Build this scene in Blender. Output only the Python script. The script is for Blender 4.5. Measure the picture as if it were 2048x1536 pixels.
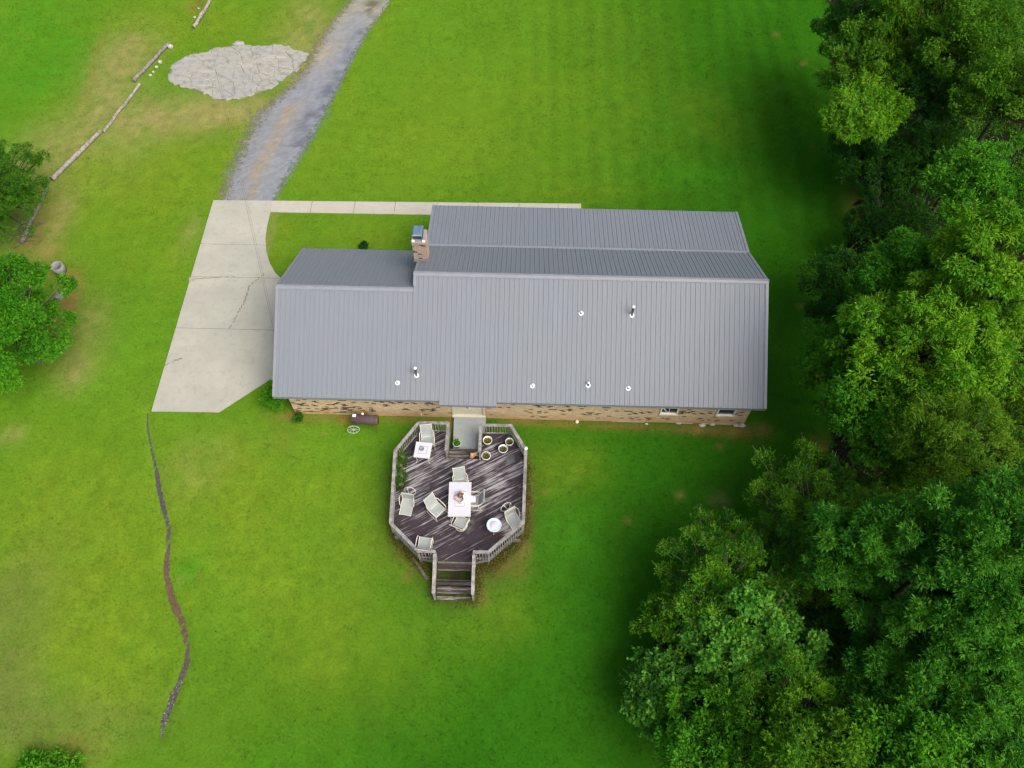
import bpy, bmesh, math, random
import numpy as np
from mathutils import Matrix, Vector, Euler

for o in list(bpy.data.objects):
    bpy.data.objects.remove(o)
sc = bpy.context.scene
C = sc.collection
R = math.radians

# ------------------------------------------------------------------ camera, sky, sun, exposure
CF, CT, CR, CH, CP = 1595.2978, R(31.0342), R(-0.4924), 34.7497, R(-1.0622)
cam = bpy.data.cameras.new('camera')
cam.sensor_width = 36.0
cam.lens = CF / 2048 * 36.0
cam.clip_start, cam.clip_end = 0.5, 2000
cam_o = bpy.data.objects.new('camera', cam)
C.objects.link(cam_o)
cam_o.matrix_world = Matrix.Translation((0, 0, CH)) @ Matrix.Rotation(-CP, 4, 'Z') @ Matrix.Rotation(CT, 4, 'X') @ Matrix.Rotation(-CR, 4, 'Z')
sc.camera = cam_o

SUN_EL, SUN_AZ = R(52), R(134)          # azimuth clockwise from +Y
world = bpy.data.worlds.new('World')
sc.world = world
world.use_nodes = True
wn = world.node_tree.nodes
bg = wn['Background']
sky = wn.new('ShaderNodeTexSky')
sky.sky_type = 'NISHITA'
sky.sun_disc = False
sky.sun_elevation = SUN_EL
sky.sun_rotation = SUN_AZ
sky.air_density = 1.0
sky.dust_density = 7.0
sky.ozone_density = 0.6
world.node_tree.links.new(sky.outputs[0], bg.inputs[0])
bg.inputs[1].default_value = 0.10
sl = bpy.data.lights.new('sun', 'SUN')
sl.energy = 1.5
sl.angle = R(46)
sl.color = (1.0, 0.975, 0.93)
sun_o = bpy.data.objects.new('sun', sl)
C.objects.link(sun_o)
sd = Vector((math.sin(SUN_AZ) * math.cos(SUN_EL), math.cos(SUN_AZ) * math.cos(SUN_EL), math.sin(SUN_EL)))
sun_o.rotation_euler = sd.to_track_quat('Z', 'Y').to_euler()
sun_o.location = sd * 60
sc.view_settings.view_transform = 'Standard'
sc.view_settings.look = 'None'
sc.view_settings.exposure = 0.95
sc.view_settings.gamma = 1.0
sc.view_settings.use_curve_mapping = False
sc.cycles.max_bounces = 6
sc.cycles.diffuse_bounces = 3
sc.cycles.transmission_bounces = 3
sc.cycles.transparent_max_bounces = 8
sc.cycles.use_denoising = True
sc.cycles.denoising_prefilter = 'ACCURATE'
sc.cycles.filter_width = 1.4
sc.render.filter_size = 1.4


def G(px, py, z=0.0):
    """world point at height z that the photo shows at (px, py): how the plan was surveyed"""
    a, b = (px - 1024) / CF, -(py - 768) / CF
    x = a * math.cos(CR) + b * math.sin(CR)
    u = -a * math.sin(CR) + b * math.cos(CR)
    dy = math.sin(CT) + u * math.cos(CT)
    dz = -math.cos(CT) + u * math.sin(CT)
    k = (z - CH) / dz
    X, Y = x * k, dy * k
    return (X * math.cos(-CP) - Y * math.sin(-CP), X * math.sin(-CP) + Y * math.cos(-CP))


def G3(px, py, z=0.0):
    return Vector((*G(px, py, z), z))


# ------------------------------------------------------------------ noise
def hash2(ix, iy, s):
    h = (ix.astype(np.int64) * 374761393 + iy.astype(np.int64) * 668265263 + s * 974634541) & 0x7fffffff
    h = ((h ^ (h >> 13)) * 1274126177) & 0x7fffffff
    h = (h ^ (h >> 16)) & 0xffff
    return h / 65535.0


def vnoise(x, y, s=0):
    x0, y0 = np.floor(x), np.floor(y)
    fx, fy = x - x0, y - y0
    fx, fy = fx * fx * (3 - 2 * fx), fy * fy * (3 - 2 * fy)
    a, b = hash2(x0, y0, s), hash2(x0 + 1, y0, s)
    c, d = hash2(x0, y0 + 1, s), hash2(x0 + 1, y0 + 1, s)
    return (a * (1 - fx) + b * fx) * (1 - fy) + (c * (1 - fx) + d * fx) * fy


def fbm(x, y, s=0, o=4):
    t, amp, n = 0, 1, 0
    for i in range(o):
        t = t + vnoise(x * 2 ** i + 17 * i, y * 2 ** i - 31 * i, s + i) * amp
        n += amp
        amp *= 0.55
    return t / n


# ------------------------------------------------------------------ objects, tags
def tag(o, label=None, cat=None, group=None, kind=None):
    if label: o['label'] = label
    if cat: o['category'] = cat
    if group: o['group'] = group
    if kind: o['kind'] = kind
    return o


def empty(name, loc=(0, 0, 0), rz=0.0, label=None, cat=None, group=None):
    o = bpy.data.objects.new(name, None)
    C.objects.link(o)
    o.location = loc
    o.rotation_euler = (0, 0, rz)
    o.empty_display_size = 0.2
    return tag(o, label, cat, group)


def link(name, mesh, parent=None, kind=None):
    o = bpy.data.objects.new(name, mesh)
    C.objects.link(o)
    if parent is not None: o.parent = parent
    if kind: o['kind'] = kind
    return o


class MB:
    def __init__(s):
        s.v, s.f, s.sm = [], [], []

    def add(s, vs, fs, smooth=False):
        n = len(s.v)
        s.v += [tuple(q) for q in vs]
        s.f += [tuple(i + n for i in q) for q in fs]
        s.sm += [smooth] * len(fs)

    def box(s, x0, x1, y0, y1, z0, z1):
        vs = [(x, y, z) for z in (z0, z1) for y in (y0, y1) for x in (x0, x1)]
        s.add(vs, [(0, 2, 3, 1), (4, 5, 7, 6), (0, 1, 5, 4), (2, 6, 7, 3), (0, 4, 6, 2), (1, 3, 7, 5)])

    def bar(s, a, b, w, h, up=(0, 0, 1)):
        a, b = Vector(a), Vector(b)
        d = (b - a).normalized()
        up = Vector(up)
        if abs(d.dot(up)) > 0.98: up = Vector((1, 0, 0))
        r = d.cross(up).normalized()
        u = r.cross(d)
        vs = [p + r * (w / 2 * i) + u * (h / 2 * j) for p in (a, b) for i, j in ((-1, -1), (1, -1), (1, 1), (-1, 1))]
        s.add(vs, [(3, 2, 1, 0), (4, 5, 6, 7), (0, 1, 5, 4), (1, 2, 6, 5), (2, 3, 7, 6), (3, 0, 4, 7)])

    def tube(s, pts, r, n=6, cap=True):
        pts = [Vector(p) for p in pts]
        rs = r if isinstance(r, (list, tuple)) else [r] * len(pts)
        vs, fs = [], []
        pu = None
        for i, p in enumerate(pts):
            d = (pts[min(i + 1, len(pts) - 1)] - pts[max(i - 1, 0)])
            d = d.normalized() if d.length > 1e-9 else Vector((0, 0, 1))
            ref = pu if pu is not None else (Vector((0, 0, 1)) if abs(d.z) < 0.9 else Vector((1, 0, 0)))
            a = (ref - d * ref.dot(d)).normalized()
            pu = a
            b = d.cross(a)
            vs += [p + (a * math.cos(2 * math.pi * k / n) + b * math.sin(2 * math.pi * k / n)) * rs[i] for k in range(n)]
        for i in range(len(pts) - 1):
            for k in range(n):
                k2 = (k + 1) % n
                fs.append((i * n + k, i * n + k2, (i + 1) * n + k2, (i + 1) * n + k))
        s.add(vs, fs, True)
        if cap:
            m = (len(pts) - 1) * n
            s.add(vs[:n], [tuple(range(n - 1, -1, -1))])
            s.add(vs[m:], [tuple(range(n))])

    def ring(s, c, rad, r, n=20, m=5, axis='Z', e=1.0):
        c = Vector(c)
        vs, fs = [], []
        for i in range(n):
            a = 2 * math.pi * i / n
            for k in range(m):
                b = 2 * math.pi * k / m
                q = (rad + r * math.cos(b))
                p = Vector((q * math.cos(a), q * math.sin(a) * e, r * math.sin(b)))
                if axis == 'Y': p = Vector((p.x, p.z, p.y))
                vs.append(c + p)
        for i in range(n):
            for k in range(m):
                i2, k2 = (i + 1) % n, (k + 1) % m
                fs.append((i * m + k, i2 * m + k, i2 * m + k2, i * m + k2))
        s.add(vs, fs, True)

    def lathe(s, prof, n=20, c=(0, 0, 0), smooth=True):
        vs, fs = [], []
        for r, z in prof:
            for k in range(n):
                a = 2 * math.pi * k / n
                vs.append((c[0] + r * math.cos(a), c[1] + r * math.sin(a), c[2] + z))
        for i in range(len(prof) - 1):
            for k in range(n):
                k2 = (k + 1) % n
                fs.append((i * n + k, i * n + k2, (i + 1) * n + k2, (i + 1) * n + k))
        s.add(vs, fs, smooth)

    def prism(s, poly, z0, z1):
        n = len(poly)
        vs = [(x, y, z0) for x, y in poly] + [(x, y, z1) for x, y in poly]
        fs = [tuple(range(n - 1, -1, -1)), tuple(range(n, 2 * n))]
        fs += [(i, (i + 1) % n, n + (i + 1) % n, n + i) for i in range(n)]
        s.add(vs, fs)

    def blob(s, c, r, seed=0, n=8, m=6, rough=0.25, sz=(1, 1, 1)):
        rnd = random.Random(seed)
        vs = [(c[0], c[1], c[2] - r * sz[2])]
        for i in range(1, m):
            t = -math.pi / 2 + math.pi * i / m
            for k in range(n):
                a = 2 * math.pi * k / n
                q = r * (1 + rnd.uniform(-rough, rough))
                vs.append((c[0] + q * math.cos(t) * math.cos(a) * sz[0], c[1] + q * math.cos(t) * math.sin(a) * sz[1], c[2] + q * math.sin(t) * sz[2]))
        vs.append((c[0], c[1], c[2] + r * sz[2]))
        fs = [(0, 1 + (k + 1) % n, 1 + k) for k in range(n)]
        for i in range(m - 2):
            for k in range(n):
                k2 = (k + 1) % n
                fs.append((1 + i * n + k, 1 + i * n + k2, 1 + (i + 1) * n + k2, 1 + (i + 1) * n + k))
        t = len(vs) - 1
        b = 1 + (m - 2) * n
        fs += [(b + k, b + (k + 1) % n, t) for k in range(n)]
        s.add(vs, fs, rough < 0.15)

    def mesh(s, name, m):
        me = bpy.data.meshes.new(name)
        me.from_pydata(s.v, [], s.f)
        if m: me.materials.append(m)
        me.polygons.foreach_set('use_smooth', s.sm)
        me.update()
        return me

    def build(s, name, m, parent=None, kind=None):
        return link(name, s.mesh(name, m), parent, kind)


def np_mesh(name, v, f, m, col=None, smooth=False):
    """v (N,3), f (M,k) arrays"""
    me = bpy.data.meshes.new(name)
    k = f.shape[1]
    me.vertices.add(len(v))
    me.vertices.foreach_set('co', v.astype(np.float32).ravel())
    me.loops.add(f.size)
    me.loops.foreach_set('vertex_index', f.astype(np.int32).ravel())
    me.polygons.add(len(f))
    me.polygons.foreach_set('loop_start', np.arange(0, f.size, k, dtype=np.int32))
    if smooth:
        me.polygons.foreach_set('use_smooth', np.ones(len(f), dtype=bool))
    me.update(calc_edges=True)
    if m: me.materials.append(m)
    if col is not None:
        a = me.attributes.new('Col', 'FLOAT_COLOR', 'POINT')
        c4 = np.ones((len(v), 4), np.float32)
        c4[:, :3] = col
        a.data.foreach_set('color', c4.ravel())
    return me


# ------------------------------------------------------------------ materials
def newmat(name):
    m = bpy.data.materials.new(name)
    m.use_nodes = True
    nt = m.node_tree
    return m, nt, nt.nodes['Principled BSDF']


def N(nt, t, **kw):
    n = nt.nodes.new(t)
    for k, v in kw.items():
        if k.startswith('i_'): n.inputs[k[2:]].default_value = v
        else: setattr(n, k, v)
    return n


def mix(nt, fac, a, b, mode='MIX'):
    n = nt.nodes.new('ShaderNodeMix')
    n.data_type = 'RGBA'
    n.blend_type = mode
    for sock, v in ((n.inputs[0], fac), (n.inputs[6], a), (n.inputs[7], b)):
        if isinstance(v, bpy.types.NodeSocket): nt.links.new(v, sock)
        elif isinstance(v, (int, float)): sock.default_value = v
        else: sock.default_value = (*v, 1)
    return n.outputs[2]


def ramp(nt, fac, lo, hi):
    n = nt.nodes.new('ShaderNodeMapRange')
    n.inputs[1].default_value, n.inputs[2].default_value = lo, hi
    nt.links.new(fac, n.inputs[0])
    return n.outputs[0]


def coords(nt, kind='Object', scale=(1, 1, 1), rot=(0, 0, 0)):
    tc = nt.nodes.new('ShaderNodeTexCoord') if kind != 'World' else nt.nodes.new('ShaderNodeNewGeometry')
    mp = nt.nodes.new('ShaderNodeMapping')
    mp.inputs['Scale'].default_value = scale
    mp.inputs['Rotation'].default_value = rot
    nt.links.new(tc.outputs[kind if kind != 'World' else 'Position'], mp.inputs[0])
    return mp.outputs[0]


def noise(nt, vec, scale, detail=4, rough=0.55):
    n = nt.nodes.new('ShaderNodeTexNoise')
    n.inputs['Scale'].default_value = scale
    n.inputs['Detail'].default_value = detail
    n.inputs['Roughness'].default_value = rough
    nt.links.new(vec, n.inputs['Vector'])
    return n.outputs['Fac']


def bump(nt, p, h, strength, dist):
    b = nt.nodes.new('ShaderNodeBump')
    b.inputs['Strength'].default_value = strength
    b.inputs['Distance'].default_value = dist
    nt.links.new(h, b.inputs['Height'])
    nt.links.new(b.outputs[0], p.inputs['Normal'])


def simple(name, c1, c2=None, rough=0.6, scale=6.0, bmp=0.0, kind='Object', stretch=(1, 1, 1), rand=0.0, metal=0.0, lohi=(0.35, 0.65), spec=0.5):
    m, nt, p = newmat(name)
    p.inputs['Roughness'].default_value = rough
    p.inputs['Metallic'].default_value = metal
    p.inputs['Specular IOR Level'].default_value = spec
    vec = coords(nt, kind, stretch)
    f = noise(nt, vec, scale)
    col = mix(nt, ramp(nt, f, *lohi), c1, c2 or tuple(q * 0.85 for q in c1))
    if rand:
        oi = nt.nodes.new('ShaderNodeObjectInfo')
        mr = nt.nodes.new('ShaderNodeMapRange')
        mr.inputs[3].default_value, mr.inputs[4].default_value = 1 - rand, 1 + rand
        nt.links.new(oi.outputs['Random'], mr.inputs[0])
        vm = nt.nodes.new('ShaderNodeVectorMath'); vm.operation = 'SCALE'
        nt.links.new(col, vm.inputs[0]); nt.links.new(mr.outputs[0], vm.inputs['Scale'])
        col = vm.outputs[0]
    nt.links.new(col, p.inputs['Base Color'])
    if bmp: bump(nt, p, f, bmp, 0.02)
    return m


M = {}
# lawn: colour painted per place as an attribute (grass kinds, bare soil, painted shade), broken up by fine noise
m, nt, p = newmat('lawn'); M['lawn'] = m
p.inputs['Roughness'].default_value = 0.9
p.inputs['Specular IOR Level'].default_value = 0.0
at = N(nt, 'ShaderNodeAttribute', attribute_name='Col')
w1 = coords(nt, 'World')
f1, f2 = noise(nt, w1, 9.0, 6, 0.7), noise(nt, w1, 1.3, 5, 0.6)
mr1, mr2 = nt.nodes.new('ShaderNodeMapRange'), nt.nodes.new('ShaderNodeMapRange')
for q, f, a, b in ((mr1, f1, 0.72, 1.28), (mr2, f2, 0.88, 1.12)):
    q.inputs[1].default_value, q.inputs[2].default_value = 0.25, 0.75
    q.inputs[3].default_value, q.inputs[4].default_value = a, b
    nt.links.new(f, q.inputs[0])
mu = N(nt, 'ShaderNodeMath', operation='MULTIPLY')
nt.links.new(mr1.outputs[0], mu.inputs[0]); nt.links.new(mr2.outputs[0], mu.inputs[1])
vm = N(nt, 'ShaderNodeVectorMath', operation='SCALE')
nt.links.new(at.outputs['Color'], vm.inputs[0]); nt.links.new(mu.outputs[0], vm.inputs['Scale'])
nt.links.new(vm.outputs[0], p.inputs['Base Color'])


def attr_mat(name, rough, transl=0.0, spec=0.3):
    m, nt, p = newmat(name)
    p.inputs['Roughness'].default_value = rough
    p.inputs['Specular IOR Level'].default_value = spec
    at = N(nt, 'ShaderNodeAttribute', attribute_name='Col')
    nt.links.new(at.outputs['Color'], p.inputs['Base Color'])
    if transl:
        tr = nt.nodes.new('ShaderNodeBsdfTranslucent')
        hs = N(nt, 'ShaderNodeHueSaturation'); hs.inputs['Value'].default_value = 1.5
        hs.inputs['Hue'].default_value = 0.495
        nt.links.new(at.outputs['Color'], hs.inputs['Color']); nt.links.new(hs.outputs[0], tr.inputs[0])
        mx = nt.nodes.new('ShaderNodeMixShader'); mx.inputs[0].default_value = transl
        nt.links.new(p.outputs[0], mx.inputs[1]); nt.links.new(tr.outputs[0], mx.inputs[2])
        nt.links.new(mx.outputs[0], nt.nodes['Material Output'].inputs[0])
    return m


M['blade'] = attr_mat('grass_blades', 0.8, 0.25, 0.04)
M['leaf'] = attr_mat('leaves', 0.55, 0.38, 0.12)
M['stone_bits'] = attr_mat('stone_bits', 0.85)
M['bark'] = simple('bark', (0.032, 0.027, 0.021), (0.018, 0.015, 0.012), 0.9, 8, 0.5)
M['pale_bark'] = simple('pale_bark', (0.12, 0.108, 0.088), (0.07, 0.062, 0.05), 0.9, 8, 0.4)

# metal roof
m, nt, p = newmat('grey_roof_metal'); M['roof'] = m
p.inputs['Roughness'].default_value = 0.36
p.inputs['Metallic'].default_value = 0.0
p.inputs['Specular IOR Level'].default_value = 0.35
v = coords(nt, 'World', (3.0, 0.12, 0.12)); f = noise(nt, v, 2.0, 5)
v2 = coords(nt, 'World'); f2 = noise(nt, v2, 0.35, 3)
c = mix(nt, ramp(nt, f, 0.3, 0.7), (0.140, 0.162, 0.186), (0.158, 0.180, 0.205))
c = mix(nt, ramp(nt, f2, 0.3, 0.7), c, (0.160, 0.175, 0.200))
nt.links.new(c, p.inputs['Base Color'])
nt.links.new(ramp(nt, f, 0.0, 3.2), p.inputs['Roughness'])
p.inputs['Roughness'].default_value = 0.36
mm = nt.nodes.new('ShaderNodeMapRange'); mm.inputs[3].default_value, mm.inputs[4].default_value = 0.52, 0.62
nt.links.new(f2, mm.inputs[0]); nt.links.new(mm.outputs[0], p.inputs['Roughness'])
M['trim'] = simple('roof_trim', (0.180, 0.196, 0.224), (0.16, 0.175, 0.2), 0.55, 3)

# brick
def brick_mat(name, c1, c2, rand):
    m, nt, p = newmat(name)
    p.inputs['Roughness'].default_value = 0.9
    g = nt.nodes.new('ShaderNodeNewGeometry')
    mr = nt.nodes.new('ShaderNodeMapRange'); mr.inputs[3].default_value, mr.inputs[4].default_value = 1 - rand, 1 + rand
    nt.links.new(g.outputs['Random Per Island'], mr.inputs[0])
    f = noise(nt, coords(nt, 'World'), 7)
    c = mix(nt, ramp(nt, f, 0.3, 0.7), c1, c2)
    vm = N(nt, 'ShaderNodeVectorMath', operation='SCALE')
    nt.links.new(c, vm.inputs[0]); nt.links.new(mr.outputs[0], vm.inputs['Scale'])
    # red soil splashed on the lowest courses
    sx = nt.nodes.new('ShaderNodeSeparateXYZ'); nt.links.new(g.outputs['Position'], sx.inputs[0])
    fz = ramp(nt, sx.outputs['Z'], 0.75, 0.0)
    mz = N(nt, 'ShaderNodeMath', operation='MULTIPLY'); nt.links.new(fz, mz.inputs[0]); nt.links.new(noise(nt, coords(nt, 'World', (1, 1, 1)), 1.1), mz.inputs[1])
    c2_ = mix(nt, mz.outputs[0], vm.outputs[0], (0.30, 0.155, 0.045))
    nt.links.new(c2_, p.inputs['Base Color'])
    bump(nt, p, f, 0.3, 0.01)
    return m


M['brick'] = brick_mat('tan_brick', (0.50, 0.40, 0.255), (0.43, 0.33, 0.205), 0.13)
M['chimney_brick'] = brick_mat('chimney_brick', (0.33, 0.265, 0.215), (0.27, 0.205, 0.165), 0.2)
M['dark_brick'] = brick_mat('dark_brick', (0.075, 0.05, 0.035), (0.045, 0.032, 0.025), 0.3)
M['mortar'] = brick_mat('mortar', (0.44, 0.36, 0.24), (0.36, 0.29, 0.19), 0.0)
m, nt, p = newmat('side_brick'); M['side_brick'] = m
bt = nt.nodes.new('ShaderNodeTexBrick')
bt.inputs['Color1'].default_value = (0.40, 0.31, 0.19, 1); bt.inputs['Color2'].default_value = (0.3, 0.21, 0.12, 1)
bt.inputs['Mortar'].default_value = (0.3, 0.26, 0.2, 1); bt.inputs['Scale'].default_value = 1
bt.inputs['Brick Width'].default_value = 0.2; bt.inputs['Row Height'].default_value = 0.075; bt.inputs['Mortar Size'].default_value = 0.008
nt.links.new(coords(nt, 'World', (1, 1, 1), (R(90), 0, R(90))), bt.inputs[0]); nt.links.new(bt.outputs[0], p.inputs['Base Color'])
p.inputs['Roughness'].default_value = 0.9

# concrete
def concrete(name, c1, c2, c3, sc1=0.6):
    m, nt, p = newmat(name)
    p.inputs['Roughness'].default_value = 0.88
    w = coords(nt, 'World')
    fa, fb, fc = noise(nt, w, sc1, 5), noise(nt, w, 3.0, 6, 0.65), noise(nt, w, 40, 4)
    c = mix(nt, ramp(nt, fa, 0.35, 0.65), c1, c2)
    c = mix(nt, ramp(nt, fb, 0.52, 0.8), c, c3)
    c = mix(nt, ramp(nt, fc, 0.2, 1.6), c, tuple(q * 0.6 for q in c1))
    nt.links.new(c, p.inputs['Base Color'])
    bump(nt, p, fc, 0.2, 0.005)
    return m


M['concrete'] = concrete('driveway_concrete', (0.365, 0.365, 0.305), (0.305, 0.308, 0.262), (0.255, 0.25, 0.205))
M['walk'] = concrete('sidewalk_concrete', (0.40, 0.385, 0.32), (0.36, 0.345, 0.285), (0.30, 0.29, 0.24))
M['pad'] = concrete('grey_painted_concrete', (0.27, 0.315, 0.32), (0.34, 0.35, 0.34), (0.20, 0.25, 0.265), 1.6)
M['old_concrete'] = concrete('old_concrete', (0.25, 0.255, 0.25), (0.20, 0.205, 0.2), (0.15, 0.15, 0.14))
M['crack'] = simple('crack_filler', (0.13, 0.122, 0.095), (0.19, 0.175, 0.14), 0.95, 14)
M['stain'] = simple('damp_stain', (0.26, 0.235, 0.18), (0.33, 0.3, 0.24), 0.95, 9)

m, nt, p = newmat('weathered_rock'); M['rock'] = m
p.inputs['Roughness'].default_value = 0.92
w = coords(nt, 'World')
fa, fb, fc, fd = noise(nt, w, 0.5, 5), noise(nt, w, 2.6, 8, 0.72), noise(nt, w, 11, 6, 0.7), noise(nt, coords(nt, 'World', (0.25, 1.6, 1)), 2.0, 4)
c = mix(nt, ramp(nt, fa, 0.35, 0.65), (0.255, 0.26, 0.245), (0.29, 0.282, 0.24))
c = mix(nt, ramp(nt, fb, 0.48, 0.68), c, (0.16, 0.16, 0.138))
c = mix(nt, ramp(nt, fd, 0.55, 0.75), c, (0.34, 0.335, 0.30))
c = mix(nt, ramp(nt, fc, 0.5, 0.9), c, (0.22, 0.22, 0.18))
nt.links.new(c, p.inputs['Base Color'])
bump(nt, p, fb, 0.35, 0.03)

# gravel lane: fades out raggedly at its rims
m, nt, p = newmat('gravel'); M['gravel'] = m
p.inputs['Roughness'].default_value = 0.95
p.inputs['Specular IOR Level'].default_value = 0.2
at = N(nt, 'ShaderNodeAttribute', attribute_name='Col')
w = coords(nt, 'World')
fa, fb = noise(nt, w, 26, 3, 0.7), noise(nt, w, 2.2, 6, 0.65)
c = mix(nt, ramp(nt, fa, 0.3, 0.7), at.outputs['Color'], (0.16, 0.165, 0.17), 'MULTIPLY')
c = mix(nt, 0.55, c, at.outputs['Color'])
nt.links.new(c, p.inputs['Base Color'])
at2 = N(nt, 'ShaderNodeAttribute', attribute_name='edge')
ad = N(nt, 'ShaderNodeMath', operation='ADD'); nt.links.new(at2.outputs['Fac'], ad.inputs[0])
sb = N(nt, 'ShaderNodeMath', operation='SUBTRACT'); nt.links.new(noise(nt, w, 3.2, 6, 0.7), sb.inputs[0]); sb.inputs[1].default_value = 0.5
ml = N(nt, 'ShaderNodeMath', operation='MULTIPLY'); nt.links.new(sb.outputs[0], ml.inputs[0]); ml.inputs[1].default_value = 1.6
nt.links.new(ml.outputs[0], ad.inputs[1])
al = ramp(nt, ad.outputs[0], 0.30, 0.78)
nt.links.new(al, p.inputs['Alpha'])
bump(nt, p, fa, 0.7, 0.03)

# deck wood: silver grey with what is left of a dark purple stain
def deck_wood(name, grey, dark, base_lo, base_hi, ang):
    m, nt, p = newmat(name)
    p.inputs['Roughness'].default_value = 0.8
    p.inputs['Specular IOR Level'].default_value = 0.25
    oi = nt.nodes.new('ShaderNodeObjectInfo')
    v = coords(nt, 'World', (0.55, 9.0, 1), (0, 0, 0))
    v.node.vector_type = 'POINT'
    tx = nt.nodes.new('ShaderNodeVectorRotate'); tx.rotation_type = 'Z_AXIS'; tx.inputs['Angle'].default_value = -ang
    g = nt.nodes.new('ShaderNodeNewGeometry'); nt.links.new(g.outputs['Position'], tx.inputs[0]); nt.links.new(tx.outputs[0], v.node.inputs[0])
    cx_ = nt.nodes.new('ShaderNodeCombineXYZ'); rz_ = N(nt, 'ShaderNodeMath', operation='MULTIPLY'); nt.links.new(oi.outputs['Random'], rz_.inputs[0]); rz_.inputs[1].default_value = 40.0
    nt.links.new(rz_.outputs[0], cx_.inputs['Z']); av = N(nt, 'ShaderNodeVectorMath', operation='ADD'); nt.links.new(v, av.inputs[0]); nt.links.new(cx_.outputs[0], av.inputs[1])
    streak = noise(nt, av.outputs[0], 1.3, 6, 0.68)
    v3 = N(nt, 'ShaderNodeMapping'); v3.inputs['Scale'].default_value = (1.2, 26, 1); nt.links.new(tx.outputs[0], v3.inputs[0])
    fine = noise(nt, v3.outputs[0], 2.0, 4, 0.6)
    patch = noise(nt, coords(nt, 'World'), 0.55, 3)
    pw = N(nt, 'ShaderNodeMath', operation='MULTIPLY'); nt.links.new(patch, pw.inputs[0]); pw.inputs[1].default_value = 0.8
    big = N(nt, 'ShaderNodeMath', operation='MULTIPLY_ADD'); nt.links.new(streak, big.inputs[0]); big.inputs[1].default_value = 1.3; nt.links.new(pw.outputs[0], big.inputs[2])
    rr = N(nt, 'ShaderNodeMath', operation='MULTIPLY_ADD'); nt.links.new(oi.outputs['Random'], rr.inputs[0]); rr.inputs[1].default_value = 0.16; nt.links.new(big.outputs[0], rr.inputs[2])
    c = mix(nt, ramp(nt, rr.outputs[0], base_lo, base_hi), grey, dark)
    c = mix(nt, ramp(nt, fine, 0.5, 0.72), c, tuple(q * 0.4 for q in dark))
    moss = noise(nt, coords(nt, 'World'), 1.1, 4)
    c = mix(nt, ramp(nt, moss, 0.62, 0.82), c, (0.16, 0.19, 0.17))
    nt.links.new(c, p.inputs['Base Color'])
    bump(nt, p, fine, 0.4, 0.008)
    return m


BA = R(31)
M['board'] = deck_wood('deck_board_wood', (0.30, 0.29, 0.30), (0.038, 0.028, 0.035), 0.94, 1.12, BA)
M['step_wood'] = deck_wood('step_wood', (0.23, 0.215, 0.195), (0.040, 0.032, 0.030), 0.96, 1.16, 0)
M['rail'] = simple('weathered_rail_wood', (0.27, 0.265, 0.252), (0.135, 0.128, 0.118), 0.85, 5, 0.3, 'World', (1, 1, 1), rand=0.1)
M['old_wood'] = simple('old_grey_wood', (0.15, 0.14, 0.12), (0.09, 0.08, 0.065), 0.9, 6, 0.3, 'World')
M['log'] = simple('log_wood', (0.29, 0.265, 0.24), (0.13, 0.115, 0.10), 0.9, 5, 0.5, 'Object', (1, 1, 1), rand=0.2)
M['sling'] = simple('sling_fabric', (0.275, 0.305, 0.29), (0.245, 0.27, 0.255), 0.75, 3)
M['cream'] = simple('cream_metal', (0.56, 0.54, 0.47), (0.48, 0.46, 0.40), 0.45, 5)
M['white'] = simple('white_top', (0.50, 0.51, 0.56), (0.46, 0.47, 0.52), 0.35, 2)
M['line'] = simple('dark_inlay', (0.12, 0.12, 0.14), (0.2, 0.2, 0.22), 0.5, 8)
M['glass_top'] = simple('frosted_rim', (0.50, 0.56, 0.62), (0.44, 0.5, 0.56), 0.2, 3)
M['pot'] = simple('white_pot', (0.62, 0.61, 0.57), (0.54, 0.53, 0.49), 0.5, 4)
M['soil'] = simple('potting_soil', (0.07, 0.05, 0.03), (0.11, 0.09, 0.05), 0.95, 20)
M['white_paint'] = simple('white_paint', (0.78, 0.79, 0.78), (0.7, 0.71, 0.7), 0.5, 4)
M['cream_paint'] = simple('cream_paint', (0.56, 0.53, 0.42), (0.5, 0.47, 0.37), 0.55, 3)
M['glass'] = simple('dark_glass', (0.012, 0.02, 0.024), (0.02, 0.03, 0.034), 0.06, 2)
M['vent'] = simple('white_vent', (0.80, 0.81, 0.83), (0.72, 0.73, 0.75), 0.5, 5)
M['pvc'] = simple('grey_pipe', (0.11, 0.105, 0.10), (0.16, 0.15, 0.14), 0.6, 8)
M['cap'] = simple('blue_metal_cap', (0.16, 0.25, 0.33), (0.12, 0.19, 0.26), 0.3, 5, metal=0.4)
M['pink_stone'] = simple('pale_stone', (0.42, 0.41, 0.35), (0.30, 0.29, 0.25), 0.9, 9, 0.3)
M['maroon'] = simple('maroon_steel', (0.115, 0.05, 0.055), (0.09, 0.075, 0.075), 0.42, 2.5, 0.1, 'Object')
M['rust'] = simple('rusty_steel', (0.16, 0.055, 0.03), (0.10, 0.04, 0.025), 0.85, 12)
M['dark_iron'] = simple('dark_iron', (0.04, 0.038, 0.04), (0.06, 0.05, 0.05), 0.5, 6)
M['wheel'] = simple('pale_green_wheel', (0.36, 0.42, 0.30), (0.28, 0.33, 0.24), 0.7, 9)
M['wire'] = simple('black_wire', (0.03, 0.03, 0.03), (0.05, 0.05, 0.05), 0.6, 4)
M['fur'] = simple('ginger_fur', (0.52, 0.27, 0.13), (0.66, 0.45, 0.30), 0.9, 9)
M['skin'] = simple('skin', (0.55, 0.33, 0.23), (0.5, 0.29, 0.2), 0.55, 8)
M['shirt'] = simple('pale_pink_cotton', (0.78, 0.70, 0.72), (0.68, 0.58, 0.62), 0.85, 9, 0.3)
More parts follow.
